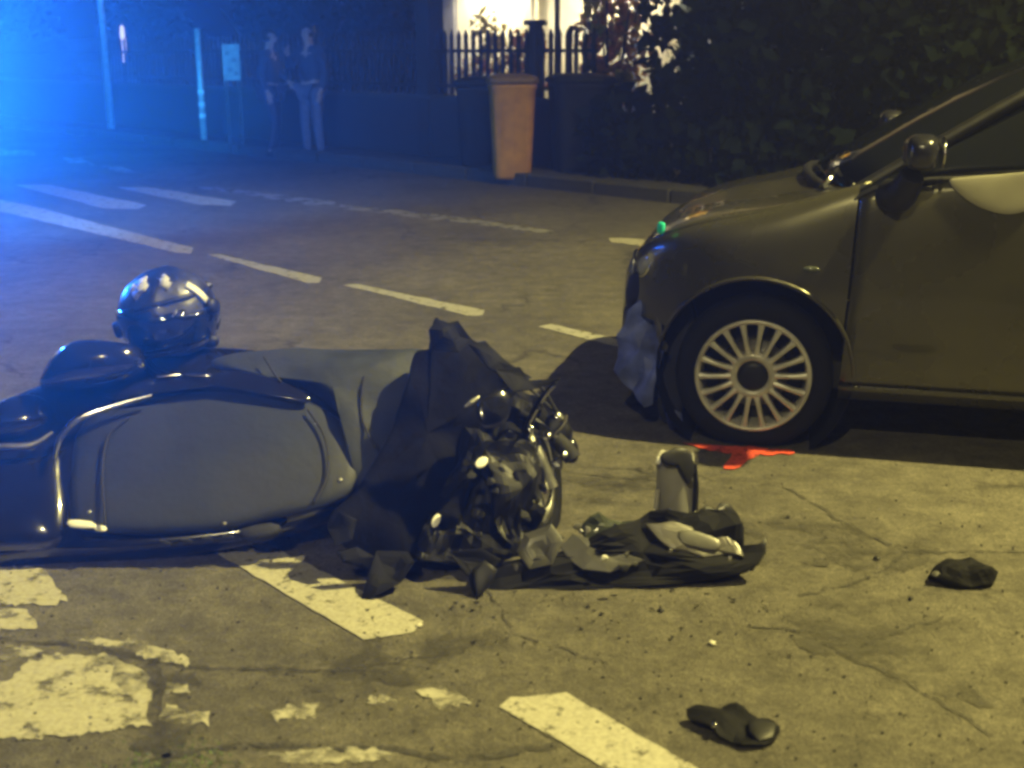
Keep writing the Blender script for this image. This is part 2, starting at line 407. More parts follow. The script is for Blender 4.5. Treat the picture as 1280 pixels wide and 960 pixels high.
# road markings
def mark(name, px, m, z=.004, jag=1.2, step=14, seed=3):
    o = sheet(name, jagged(px, step, jag, seed, z), m); return tag(o, kind='structure')
mark('lane_dash', [(258, 684), (322, 674), (528, 776), (518, 790), (455, 799)], M['white'], seed=1, jag=1.6)
mark('lane_dash', [(622, 882), (640, 872), (708, 866), (885, 968), (800, 985)], M['white'], seed=2, jag=1.8)
for i, q in enumerate([[(258, 318), (275, 318), (402, 347), (400, 353), (385, 354)], [(428, 356), (447, 355), (606, 388), (604, 394), (588, 395)],
          [(672, 408), (690, 405), (800, 430), (800, 438), (775, 434)], [(0, 249), (42, 258), (242, 310), (238, 317), (222, 316), (0, 264)]]):
    mark('lane_dash', q, M['midwhite'], seed=10 + i, jag=.8)
mark('edge_line', [(245, 234), (270, 234), (420, 252), (418, 259), (400, 258)], M['faint'], seed=21, jag=.6)
mark('edge_line', [(425, 255), (560, 270), (692, 288), (690, 293), (560, 276), (425, 261)], M['faint'], seed=22, jag=.6)
mark('edge_line', [(760, 297), (790, 298), (900, 313), (900, 319), (765, 303)], M['white'], seed=23, jag=.6)
for i, q in enumerate([[(18, 231), (62, 231), (184, 256), (172, 261), (128, 260)], [(146, 234), (190, 234), (296, 252), (288, 257), (250, 256)],
          [(0, 186), (40, 188), (46, 194), (0, 194)], [(78, 197), (104, 198), (118, 206), (86, 204)], [(118, 206), (150, 208), (176, 216), (150, 216)]]):
    mark('zebra_bar', q, M['midwhite' if i < 2 else 'faint'], seed=30 + i, jag=.8)
wp = [[(-60, 700), (55, 712), (86, 752), (46, 756), (-60, 752)], [(-60, 757), (34, 759), (46, 786), (-60, 790)],
      [(-60, 850), (0, 852), (40, 826), (70, 818), (140, 816), (160, 828), (188, 846), (186, 905), (120, 915), (50, 922), (-60, 925)],
      [(205, 850), (238, 858), (236, 868), (204, 866)], [(204, 880), (264, 892), (262, 906), (200, 900)],
      [(342, 888), (366, 878), (398, 880), (394, 896), (346, 900)], [(458, 868), (500, 872), (496, 880), (462, 878)],
      [(524, 862), (560, 858), (594, 878), (550, 884)], [(-60, 815), (30, 806), (60, 812), (30, 824), (-60, 838)],
      [(100, 798), (170, 800), (240, 822), (232, 834), (150, 812)], [(330, 942), (420, 934), (500, 940), (490, 950), (360, 956)]]
for i, q in enumerate(wp): mark('worn_marking', q, M['cream' if i < 3 else 'worn'], seed=50 + i, jag=5.0, step=6)
mark('red_paint_mark', [(852, 553), (900, 556), (992, 562), (994, 567), (950, 568), (934, 575), (924, 585), (903, 585), (912, 574), (916, 567), (880, 562)], M['red'], z=.005, jag=1.6, step=7, seed=77)
# cracks as thin dark ribbons, broken up by noise
def crack(px, wd=.006, seed=0):
    rnd = random.Random(seed); P = [G(x, y, .003) for x, y in px]; Q = []
    for i in range(len(P) - 1):
        k = max(2, int((P[i + 1] - P[i]).length / .03))
        for j in range(k): Q.append(P[i].lerp(P[i + 1], j / k) + Vector((rnd.uniform(-1, 1), rnd.uniform(-1, 1), 0)) * .009)
    Q.append(P[-1]); bm = bmesh.new(); prev = None
    for i, p in enumerate(Q):
        t = (Q[min(i + 1, len(Q) - 1)] - Q[max(i - 1, 0)]).normalized(); a = Vector((-t.y, t.x, 0)) * wd * rnd.uniform(.3, 1.9)
        cur = (bm.verts.new(p + a), bm.verts.new(p - a))
        if prev: bm.faces.new((prev[0], cur[0], cur[1], prev[1]))
        prev = cur
    tag(finish(bm, 'road_crack', M['crack'], smooth=False), kind='structure')
for i, (q, wd) in enumerate([([(192, 820), (200, 850), (194, 880), (205, 950), (200, 975)], .010), ([(-40, 795), (80, 805), (180, 820), (250, 835), (430, 838), (560, 815)], .006),
        ([(975, 605), (1060, 655), (1130, 690), (1290, 690)], .006), ([(1000, 745), (1060, 730), (1100, 715), (1130, 690)], .004),
        ([(930, 780), (1010, 790), (1060, 822), (1130, 850), (1240, 920)], .005), ([(1060, 822), (1090, 800), (1180, 770)], .003),
        ([(160, 955), (300, 930), (480, 935), (560, 950), (700, 930)], .008), ([(470, 560), (560, 640), (640, 790), (760, 830)], .003),
        ([(705, 590), (820, 600), (900, 640)], .003), ([(150, 893), (230, 890)], .006), ([(662, 905), (690, 925), (760, 900)], .004)]):
    crack(q, wd, i)
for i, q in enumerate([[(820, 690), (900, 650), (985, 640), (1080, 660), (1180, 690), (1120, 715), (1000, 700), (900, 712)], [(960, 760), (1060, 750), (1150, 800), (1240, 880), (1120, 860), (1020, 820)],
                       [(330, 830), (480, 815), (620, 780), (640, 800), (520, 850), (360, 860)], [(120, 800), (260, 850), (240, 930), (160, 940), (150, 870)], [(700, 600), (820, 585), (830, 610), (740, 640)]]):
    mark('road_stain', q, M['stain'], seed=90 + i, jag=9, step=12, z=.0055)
# moss at the lower edge
bm = bmesh.new(); rnd = random.Random(5)
for i in range(500):
    p = G(rnd.gauss(225, 45), rnd.gauss(955, 16), 0); a = rnd.uniform(0, 6.28); h = rnd.uniform(.002, .006); dx = Vector((math.cos(a), math.sin(a), 0)) * .003
    bm.faces.new([bm.verts.new(p - dx), bm.verts.new(p + dx), bm.verts.new(p + Vector((rnd.uniform(-.006, .006), rnd.uniform(-.006, .006), h)))])
tag(finish(bm, 'moss', M['grass'], smooth=False), 'thin green moss growing out of the cracked asphalt', 'moss', kind='stuff')
bm = bmesh.new()
for i in range(700):
    p = G(rnd.uniform(-20, 1300), 560 + 420 * rnd.random() ** .8, .004); s = rnd.uniform(.0015, .005)
    ellipsoid(bm, p, (s, s * rnd.uniform(.6, 1), s * .6), None, 5, 3)
tag(finish(bm, 'grit', M['paving'], smooth=False), 'scattered grit and small chips on the asphalt', 'grit', kind='stuff')

# ================================================================== CAR
YAW = R(14); RZ = math.pi - YAW
xd = Vector((math.cos(RZ), math.sin(RZ), 0)); yd = Vector((-math.sin(RZ), math.cos(RZ), 0))
con = G(936, 557)
car = thing('parked_car', 'dark grey small hatchback with torn front bumper and multi-spoke alloy wheel', 'car', con - yd * .77, RZ)
AX = .70
def interp(xs, ys, x):
    """smooth monotone-ish interpolation"""
    if x <= xs[0]: return ys[0]
    if x >= xs[-1]: return ys[-1]
    for i in range(len(xs) - 1):
        if x <= xs[i + 1]:
            t = (x - xs[i]) / (xs[i + 1] - xs[i]); y0, y1 = ys[i], ys[i + 1]
            m0 = (ys[i + 1] - ys[i - 1]) / (xs[i + 1] - xs[i - 1]) if i > 0 else (y1 - y0) / (xs[i + 1] - xs[i])
            m1 = (ys[i + 2] - ys[i]) / (xs[i + 2] - xs[i]) if i + 2 < len(xs) else (y1 - y0) / (xs[i + 1] - xs[i])
            h = xs[i + 1] - xs[i]
            return (2*t**3-3*t**2+1)*y0 + (t**3-2*t**2+t)*h*m0 + (-2*t**3+3*t**2)*y1 + (t**3-t**2)*h*m1
HX = [.16, .185, .235, .31, .46, .7, 1.2, 2.4, 3.0, 3.35, 3.55]
HW = [.36, .48, .58, .675, .765, .805, .812, .812, .80, .72, .56]
ZS = [.48, .56, .635, .70, .765, .825, .97, 1.015, 1.01, .96, .84]
ZT = [.51, .60, .68, .755, .83, .885, .965, 1.02, 1.02, .97, .88]
def S(s, t):
    w_, zs, zt = interp(HX, HW, s), interp(HX, ZS, s), interp(HX, ZT, s)
    zb = .19 if s > .4 else .19 + .03 * (1 - s / .4)
    k = max(0, min(1, zs / .85))
    P = [(w_ * .90, zb), (w_ * .975, zb + .09), (w_, .46 * k + .02), (w_ * .992, .66 * k), (w_ * .945, zs), (w_ * .80, zs + (zt - zs) * .62), (w_ * .42, zt - .012), (0, zt)]
    u = t * 7; i = min(int(u), 6); f = u - i
    a, b, c, d = P[max(i - 1, 0)], P[i], P[i + 1], P[min(i + 2, 7)]
    if i + 2 > 7: d = (-P[6][0], P[6][1])
    q = [.5 * ((2 * b[j]) + (c[j] - a[j]) * f + (2 * a[j] - 5 * b[j] + 4 * c[j] - d[j]) * f * f + (3 * b[j] - a[j] - 3 * c[j] + d[j]) * f ** 3) for j in (0, 1)]
    return Vector((AX - s, q[0], q[1]))
def panel(name, s0, s1, t0, t1, side, m, ns=24, nt_=16, th=.012, arches=(), both=False, off=0.0):
    bm = bmesh.new(); f0 = s0 if callable(s0) else (lambda t: s0); f1 = s1 if callable(s1) else (lambda t: s1)
    grid = []
    ts = [t0 + (t1 - t0) * j / nt_ for j in range(nt_ + 1)]
    if both: ts = ts + [-t for t in ts[:-1][::-1]]
    for t in ts:
        row = []
        for i in range(ns + 1):
            ta = abs(t); s = f0(ta) + (f1(ta) - f0(ta)) * i / ns; p = S(s, ta)
            p.y *= (1 if t >= 0 else -1) * side; row.append(bm.verts.new(p))
        grid.append(row)
    for j in range(len(grid) - 1):
        for i in range(ns): bm.faces.new((grid[j][i], grid[j][i + 1], grid[j + 1][i + 1], grid[j + 1][i]))
    bmesh.ops.remove_doubles(bm, verts=bm.verts[:], dist=.0005)
    bmesh.ops.recalc_face_normals(bm, faces=bm.faces[:])
    # outward check
    f = bm.faces[len(bm.faces) // 2] if False else None
    bm.faces.ensure_lookup_table()
    cc = Vector((AX - 1.6, 0, .4)); tot = sum((fc.normal.dot(fc.calc_center_median() - cc) for fc in bm.faces))
    if tot < 0: bmesh.ops.reverse_faces(bm, faces=bm.faces[:])
    me = bpy.data.meshes.new(name); bm.to_mesh(me); bm.free()
    o = link(name, me, m, car, True)
    sm = o.modifiers.new('solid', 'SOLIDIFY'); sm.thickness = th; sm.offset = -1
    if arches:
        for (ax_, r_, z_) in arches:
            cb = bmesh.new(); bmesh.ops.create_cone(cb, cap_ends=True, segments=72, radius1=r_, radius2=r_, depth=.7,
                matrix=Matrix.Translation((ax_, side * .8, z_)) @ Matrix.Rotation(math.pi / 2, 4, 'X'))
            cm = bpy.data.meshes.new('cut'); cb.to_mesh(cm); cb.free(); co = bpy.data.objects.new('cut', cm); col.objects.link(co); co.parent = car
            bo = o.modifiers.new('arch', 'BOOLEAN'); bo.operation = 'DIFFERENCE'; bo.object = co; bo.solver = 'EXACT'
            bpy.context.view_layer.update(); dg = bpy.context.evaluated_depsgraph_get()
            nm = bpy.data.meshes.new_from_object(o.evaluated_get(dg)); o.modifiers.clear(); o.data = nm
            bpy.data.objects.remove(co)
        for p in o.data.polygons: p.use_smooth = True
        autosharp(o, 50)
    return o
ARCH = (0, .345, .275)
ARCHR = (-2.3, .33, .28)
for side in (1, -1):
    fs0 = (lambda t: .235 + (.24 * max(0, min(1, (.36 - t) / .12)) if side == 1 else 0))
    panel('front_fender', fs0, lambda t: .985 + .06 * t, .0, .615, side, M['carpaint'], 56, 26, arches=(ARCH,))
    panel('door', lambda t: .993 + .06 * t, lambda t: 2.30 - .02 * t, .115, .57, side, M['carpaint'], 30, 18)
    panel('sill', 1.0, 2.3, .0, .107, side, M['carpaint'], 20, 4)
    panel('rear_quarter', lambda t: 2.308 - .02 * t, 3.55, .0, .615, side, M['carpaint'], 40, 20, arches=(ARCHR,))
panel('hood', lambda t: .245 + .03 * (1 - t), lambda t: 1.06 - .20 * max(0, t - .62) / .38, .622, 1.0, 1, M['carpaint'], 26, 12, both=True)
panel('rear_deck', 3.0, 3.55, .622, 1.0, 1, M['carpaint'], 12, 8, both=True)
panel('nose_panel', .16, .227, .42, 1.0, 1, M['carpaint'], 8, 14, both=True)
panel('bumper', 0.16, .42, .0, .36, -1, M['blackplastic'], 16, 10)
panel('front_grille', 0.16, .225, .0, .40, 1, M['blackplastic'], 6, 8)
# closing of nose and tail, floor, inner liners
BOX('crash_beam', (AX - .30, 0, .42), (.1, .85, .18), M['blackplastic'], car)
BOX('floor_pan', (AX - 1.8, 0, .24), (3.0, 1.2, .10), M['matte'], car)
BOX('engine_bay', (AX - .66, 0, .45), (.7, .95, .40), M['matte'], car)
BOX('cabin_tub', (AX - 2.2, 0, .55), (2.1, 1.5, .6), M['matte'], car)
BOX('tailgate', (AX - 3.5, 0, .62), (.08, 1.15, .5), M['carpaint'], car)
for side in (1, -1):
    for ax_, r_, z_ in (ARCH, ARCHR):
        bm = lathe(bmesh.new(), [(r_ + .004, 0), (r_ + .004, .03), (r_ + .002, .30), (.05, .31)], 40, axis_mat((ax_, side * .775, z_), (0, -side, 0)))
        finish(bm, 'wheel_liner', M['tyre'], car)
        # rolled arch lip
        pts = []
        for k in range(25):
            a = R(2) + R(176) * k / 24; x = ax_ + math.cos(a) * (r_ + .004); z = z_ + math.sin(a) * (r_ + .004)
            s = AX - x; best = min((abs(S(s, t / 60).z - z), S(s, t / 60).y) for t in range(0, 40))
            pts.append(Vector((x, side * (best[1] + .001), z)))
        TUBE('arch_lip', pts, .008, M['carpaint'], car, 8, 2)
# wheels
NS = 18
def spoke_mesh():
    bm = bmesh.new(); 
    prof = [(.070, .014, -.002), (.10, .0098, .006), (.145, .0092, .010), (.178, .012, .004), (.192, .016, .002)]
    prev = None
    for r_, hw_, h_ in prof:
        vs = [bm.verts.new((r_, -hw_, h_ - .028)), bm.verts.new((r_, -hw_ * .75, h_)), bm.verts.new((r_, hw_ * .75, h_)), bm.verts.new((r_, hw_, h_ - .028))]
        if prev:
            for k in range(4): bm.faces.new((prev[k], prev[(k + 1) % 4], vs[(k + 1) % 4], vs[k]))
        prev = vs
    bmesh.ops.recalc_face_normals(bm, faces=bm.faces[:])
    me = bpy.data.meshes.new('spoke'); bm.to_mesh(me); bm.free(); me.materials.append(M['alloy']); return me
SPK = spoke_mesh()
def car_wheel(parent, ax_, side, zc, yo=.77, flat=0.0, steer=0, spokes=True):
    mt = axis_mat((ax_, side * yo, zc), Vector((math.sin(steer), side, 0)))
    bm = bmesh.new()
    r_o = .282
    prof = [(.206, -.012), (.211, .0), (.232, .010), (.262, .008), (.276, -.008), (.281, -.03), (r_o, -.06), (r_o, -.13), (.276, -.165), (.24, -.18), (.204, -.165)]
    lathe(bm, prof, 64, mt, close=True)
    if flat:
        for v in bm.verts:
            if v.co.z < .004:
                dz = .004 - v.co.z; v.co.z = .004; v.co.y += side * dz * .5 * (1 if v.co.y * side > yo - .09 else -1)
    ty = finish(bm, 'tyre', M['tyre'], parent); 
    rim = finish(lathe(bmesh.new(), [(.2075, -.014), (.2085, .0), (.203, .007), (.194, .004), (.189, -.004), (.186, -.03), (.18, -.12), (.20, -.16), (.206, -.16)], 64, mt, close=True), 'rim', M['alloy'], parent)
    back = finish(lathe(bmesh.new(), [(.19, -.10), (.14, -.085), (.0, -.085)], 40, mt), 'brake_shield', M['matte'], rim)
    disc = finish(lathe(bmesh.new(), [(.0, -.055), (.125, -.055), (.125, -.075), (.0, -.075)], 40, mt), 'brake_disc', M['steel'], rim)
    hub = finish(lathe(bmesh.new(), [(.0, .004), (.036, .003), (.052, -.003), (.056, -.012), (.056, -.05)], 32, mt), 'hub_cap', M['blackplastic'], rim)
    hr = finish(lathe(bmesh.new(), [(.055, -.004), (.063, .003), (.076, .001), (.088, -.004), (.090, -.035), (.055, -.035)], 36, mt, close=True), 'hub_ring', M['alloy'], rim)
    for k in range(NS):
        o = link('spoke', SPK, None, rim, True); o.matrix_local = mt @ Matrix.Rotation(2 * math.pi * k / NS + .06, 4, 'Z')
    return ty
car_wheel(car, 0, 1, .262, flat=1)
car_wheel(car, 0, -1, .282); car_wheel(car, -2.3, 1, .282); car_wheel(car, -2.3, -1, .282)
# greenhouse
def poly3(name, pts, m, parent, th=.006, sub=8, bulge=.03):
    """bowed four-cornered glass: pts a b c d"""
    a, b, c, d = [Vector(p) for p in pts]; n = (b - a).cross(d - a).normalized(); bm = bmesh.new(); gr = []
    for j in range(sub + 1):
        row = []
        for i in range(sub + 1):
            u, v = i / sub, j / sub; p = a.lerp(b, u).lerp(d.lerp(c, u), v) + n * bulge * (1 - (2 * u - 1) ** 2) * (1 if v >= 0 else 1)
            row.append(bm.verts.new(p))
        gr.append(row)
    for j in range(sub):
        for i in range(sub): bm.faces.new((gr[j][i], gr[j][i + 1], gr[j + 1][i + 1], gr[j + 1][i]))
    o = finish(bm, name, m, parent); s_ = o.modifiers.new('solid', 'SOLIDIFY'); s_.thickness = th; s_.offset = 0; return o
wsb = [Vector((AX - 1.00, .70, .915)), Vector((AX - .91, .35, .945)), Vector((AX - .88, 0, .955)), Vector((AX - .91, -.35, .945)), Vector((AX - 1.00, -.70, .915))]
wst = [Vector((AX - 1.84, .53, 1.38)), Vector((AX - 1.78, .28, 1.415)), Vector((AX - 1.76, 0, 1.425)), Vector((AX - 1.78, -.28, 1.415)), Vector((AX - 1.84, -.53, 1.38))]
def loftstrip(name, A, B, m, parent, n=6, arc=0.0, th=.006):
    A, B = catmull(A, 5), catmull(B, 5); bm = bmesh.new(); prev = None
    for j in range(n + 1):
        t = j / n; row = [bm.verts.new(a.lerp(b, t) + Vector((0, 0, arc * math.sin(math.pi * t)))) for a, b in zip(A, B)]
        if prev:
            for i in range(len(row) - 1): bm.faces.new((prev[i], prev[i + 1], row[i + 1], row[i]))
        prev = row
    o = finish(bm, name, m, parent); s_ = o.modifiers.new('solid', 'SOLIDIFY'); s_.thickness = th; s_.offset = 0; return o
loftstrip('windscreen', wsb, wst, M['carglass'], car, arc=.035)
rft = [p + Vector((-1.35, 0, -.03)) for p in wst]
loftstrip('roof', wst, rft, M['carpaint'], car, arc=.045, th=.012)
tlb = [Vector((AX - 3.50, .60, .93)), Vector((AX - 3.52, .3, .95)), Vector((AX - 3.53, 0, .95)), Vector((AX - 3.52, -.3, .95)), Vector((AX - 3.50, -.60, .93))]
loftstrip('rear_window', rft, tlb, M['carglass'], car, arc=.03)
for side in (1, -1):
    m_ = lambda p: Vector((p[0], side * p[1], p[2]))
    A = [m_((AX - 1.0, .745, .92)), m_((AX - 1.3, .748, .985)), m_((AX - 2.4, .756, 1.015)), m_((AX - 3.4, .70, .99))]
    B = [m_((AX - 1.02, .715, .93)), m_((AX - 1.86, .54, 1.37)), m_((AX - 2.4, .545, 1.385)), m_((AX - 3.15, .535, 1.34))]
    loftstrip('side_window', A, B, M['carglass'], car, n=8)
    TUBE('a_pillar', [m_((AX - .96, .735, .895)), m_((AX - 1.30, .665, 1.105)), m_((AX - 1.60, .595, 1.28)), m_((AX - 1.86, .54, 1.378))], [.024, .024, .024, .024], M['blackplastic'], car)
    TUBE('roof_rail', [m_((AX - 1.84, .54, 1.378)), m_((AX - 2.5, .545, 1.392)), m_((AX - 3.18, .535, 1.345))], .022, M['blackplastic'], car)
    TUBE('c_pillar', [m_((AX - 3.15, .545, 1.34)), m_((AX - 3.35, .64, 1.13)), m_((AX - 3.45, .70, .93))], [.05, .06, .07], M['carpaint'], car)
    TUBE('belt_trim', [m_((AX - .99, .765, .89)), m_((AX - 1.25, .766, .975)), m_((AX - 2.4, .766, 1.012)), m_((AX - 3.3, .72, .99))], .012, M['blackplastic'], car)
    # mirror
    mh = finish(superell(m_((AX - 1.20, .90, 1.075)), (.054, .09, .060)), 'mirror_housing', M['mirrorshell'], car)
    TUBE('mirror_arm', [m_((AX - 1.12, .77, .925)), m_((AX - 1.15, .83, .93)), m_((AX - 1.18, .88, 1.0))], [.055, .055, .04], M['blackplastic'], mh)
    finish(lathe(bmesh.new(), [(0, 0), (.052, 0), (.052, .006), (0, .008)], 24, axis_mat(m_((AX - 1.262, .90, 1.075)), (-1, 0, 0)) @ Matrix.Diagonal((1.4, 1, 1, 1))), 'mirror_glass', M['chrome'], mh)
    # headlight
    s_, t_ = .262, .56; hp = S(s_, t_); nrm = Vector((.84, .40, .34)).normalized(); nrm.y *= side; hp.y *= side
    mt = axis_mat(hp - nrm * .035, nrm)
    if side == -1 or True:
        finish(lathe(bmesh.new(), [(.0, .034), (.03, .033), (.055, .028), (.068, .018), (.072, 0), (.0, -.02)], 36, mt), 'headlight', M['lens'], car)
        finish(lathe(bmesh.new(), [(.070, .016), (.076, .019), (.080, .012), (.078, -.01), (.070, -.01)], 36, mt, close=True), 'headlight_ring', M['chrome'], car)
    finish(ellipsoid(bmesh.new(), m_((AX - .88, .807, .665)), (.030, .008, .011)), 'side_repeater', M['smokelens'], car)
    # door handle and rocker seam
    BOX('door_handle', m_((AX - 2.12, .822, .80)), (.16, .02, .03), M['chrome'], car, bev=.008)
TUBE('nose_highlight', [S(.232, t) + Vector((.004, .003, .004)) for t in (.44, .50, .56, .62, .68)], .006, M['chrome'], car, 6)  # chrome strip added to draw the highlight along the nose edge
TUBE('wiper', [Vector((AX - .93, .45, .955)), Vector((AX - 1.0, .15, .995)), Vector((AX - 1.03, -.25, 1.01))], .008, M['blackplastic'], car, 6)
TUBE('wiper_pivot', [Vector((AX - .90, .56, .92)), Vector((AX - .93, .52, .955)), Vector((AX - .93, .45, .96))], .013, M['chrome'], car, 8)
TUBE('cowl_trim', [Vector((AX - .98, .72, .895)), Vector((AX - .87, .35, .925)), Vector((AX - .84, 0, .935)), Vector((AX - .87, -.35, .925)), Vector((AX - .98, -.72, .895))], .018, M['blackplastic'], car)
# torn bumper corner: hanging grey skin with blue light painted into its colour and a dark liner behind, in car space
inv = Matrix.Translation(-(con - yd * .77)); inv = Matrix.Rotation(-RZ, 4, 'Z') @ inv
def cpuff(name, px, y_depth_local, nl, m, parent=car, **k):
    """outline on a plane through local point, normal nl (car space)"""
    o = (Matrix.Translation(con - yd * .77) @ Matrix.Rotation(RZ, 4, 'Z')) @ Vector(y_depth_local)
    n = Matrix.Rotation(RZ, 4, 'Z').to_3x3() @ Vector(nl)
    ob = PUFF(name, px, o, n, m, None, **k); ob.data.transform(inv); ob.parent = parent; return ob
cpuff('torn_bumper', [(800, 372), (816, 366), (822, 388), (824, 412), (834, 436), (826, 462), (818, 505), (800, 500), (782, 478), (769, 462), (772, 432), (783, 404)], (.53, .60, .35), (.35, .93, .1), M['blue_lit'],
      up=.008, down=.006, rim=.004, smooth=2, jag=.007, wob=.06, wfreq=13, flat=False)
cpuff('bumper_flap', [(788, 345), (808, 338), (818, 362), (800, 375), (787, 392), (783, 370)], (.57, .52, .45), (.5, .85, .1), M['blackplastic'], up=.02, down=.02, smooth=3, jag=.003)
cpuff('inner_liner', [(816, 362), (848, 350), (866, 380), (872, 430), (858, 500), (838, 530), (822, 510), (830, 450), (822, 400)], (.42, .58, .35), (.2, .97, 0), M['matte'], up=.02, down=.08, smooth=3)
cpuff('torn_edge', [(818, 392), (826, 402), (830, 424), (836, 434), (828, 440), (821, 420)], (.53, .64, .35), (.35, .93, .1), M['wreck'], up=.008, down=.006, smooth=2, jag=.003)
cpuff('painted_reflection', [(1186, 226), (1210, 221), (1250, 218), (1296, 216), (1300, 240), (1290, 260), (1262, 268), (1232, 262), (1206, 248)], (-.55, .812, .75), (0, .99, .12), M['patch'], up=.004, down=.02, smooth=3)  # oval plate painting a reflection onto the door skin
cpuff('lens_chip', [(823, 278), (831, 279), (829, 292), (822, 291)], (.60, .55, .68), (.5, .8, .2), M['greenlens'], up=.01, down=.01, smooth=3)
cpuff('hanging_bracket', [(832, 512), (852, 516), (850, 536), (838, 538)], (.42, .62, .15), (.2, .97, 0), M['blue_lit'], up=.012, down=.012, smooth=2, jag=.002)

# ================================================================== SCOOTER (lying on its side)
sco_o = G(300, 640)
sc_t = thing('fallen_scooter', 'dark maxi scooter lying on its side across the lane line under a black leg cover', 'scooter', (sco_o.x, sco_o.y, 0))
def part(fn, *a, parent=None, **k):
    ob = fn(*a, **k); pr = parent if parent is not None else sc_t
    ob.data.transform(Matrix.Translation(-Vector(sc_t.location))); ob.parent = pr; return ob
A0 = Vector((-.9, 3.17, .12)); NB = Vector((0, -.70, .71)).normalized()          # inclined flank plane, facing up and toward the viewer
off = lambda d: A0 + NB * d
part(PUFF, 'rear_body', [(-70, 560), (-20, 515), (40, 492), (96, 462), (140, 448), (190, 442), (280, 440), (360, 452), (430, 490), (462, 560), (446, 625), (380, 662), (250, 690), (90, 704), (-70, 706)], off(-.06), NB, M['gloss'], up=.10, down=.10, rim=.02)
part(PUFF, 'side_panel', [(90, 648), (88, 590), (96, 540), (130, 510), (190, 495), (260, 487), (330, 490), (385, 502), (430, 530), (446, 570), (442, 612), (400, 636), (345, 648), (280, 662), (190, 668), (115, 664)], off(.035), NB, M['panelgrey'], up=.035, down=.03, rim=.006)
part(PUFF, 'lower_trim', [(92, 652), (190, 668), (280, 662), (352, 646), (356, 656), (330, 668), (240, 682), (120, 690), (60, 684)], off(-.01), NB, M['gloss'], up=.02, down=.04)
part(PUFF, 'tail_panel', [(-70, 575), (-20, 560), (40, 556), (78, 560), (84, 600), (86, 650), (70, 684), (0, 690), (-70, 690)], off(.02), NB, M['gloss'], up=.05, down=.05)
part(PUFF, 'seat', [(270, 452), (330, 442), (420, 441), (500, 440), (540, 446), (540, 500), (520, 560), (480, 612), (446, 618), (452, 560), (425, 520), (385, 492), (320, 476), (268, 468)], off(.0), NB, M['vinyl'], up=.07, down=.10, rim=.02, wob=.03, wfreq=7)
part(PUFF, 'seat_trim', [(130, 492), (190, 472), (250, 464), (310, 466), (360, 480), (388, 496), (380, 504), (340, 495), (280, 486), (210, 486), (150, 500)], off(.075), NB, M['gloss'], up=.018, down=.04)
part(PUFF, 'tail_cowl', [(54, 488), (62, 455), (84, 432), (110, 425), (150, 428), (176, 436), (180, 462), (150, 478), (110, 486)], off(.02) + Vector((0, .12, 0)), Vector((0, -.95, .3)), M['gloss'], up=.09, down=.10)
part(PUFF, 'tail_light', [(-30, 548), (-8, 512), (30, 496), (60, 502), (62, 530), (30, 545)], off(.05), NB, M['gloss'], up=.05, down=.03)
part(TUBE, 'grab_rail', [PL(x, y, off(.10), NB) for x, y in ((68, 574), (76, 546), (98, 524), (140, 508), (190, 494))], [.006, .010, .011, .010, .006], M['chrome'], None)
part(TUBE, 'rear_trim', [PL(x, y, off(.10), NB) for x, y in ((-40, 560), (0, 558), (40, 556), (66, 540))], [.008, .009, .009, .004], M['steel'], None)
part(PUFF, 'side_reflector', [(86, 650), (115, 652), (118, 660), (88, 659)], off(.06), NB, M['reflector'], up=.006, down=.01, smooth=2)
part(PUFF, 'side_reflector', [(118, 656), (132, 658), (132, 664), (119, 663)], off(.055), NB, M['reflector'], up=.004, down=.008, smooth=2)
part(PUFF, 'badge', [(196, 468), (222, 465), (224, 469), (198, 472)], off(.10), NB, M['chrome'], up=.003, down=.004, smooth=2)
part(PUFF, 'badge', [(232, 465), (262, 466), (260, 471), (232, 469)], off(.10), NB, M['chrome'], up=.003, down=.004, smooth=2)
for k_, q in enumerate([[(132, 655), (128, 600), (134, 548), (160, 522)], [(385, 512), (405, 545), (410, 590), (392, 630)], [(455, 470), (452, 520), (470, 560)], [(330, 446), (345, 470), (352, 478)]]):
    part(TUBE, 'panel_seam', [PL(x, y, off(.076 if k_ < 2 else .085), NB) for x, y in q], .004, M['matte'], None, 6)
for k_, (x, y) in enumerate([(112, 640), (150, 534), (395, 530), (425, 600), (280, 655)]):
    part(ELL, 'bolt_head', PL(x, y, off(.055), NB), (.008, .008, .006), M['steel'])
part(PUFF, 'passenger_footrest', [(300, 662), (340, 654), (352, 662), (336, 674), (305, 676)], off(.02), NB, M['matte'], up=.02, down=.03, smooth=2)
for k_ in range(4): part(TUBE, 'cooling_slat', [PL(200 + 26 * k_, 676 - 2 * k_, off(.03), NB), PL(214 + 26 * k_, 680 - 3 * k_, off(.03), NB)], .004, M['matte'], None, 6)
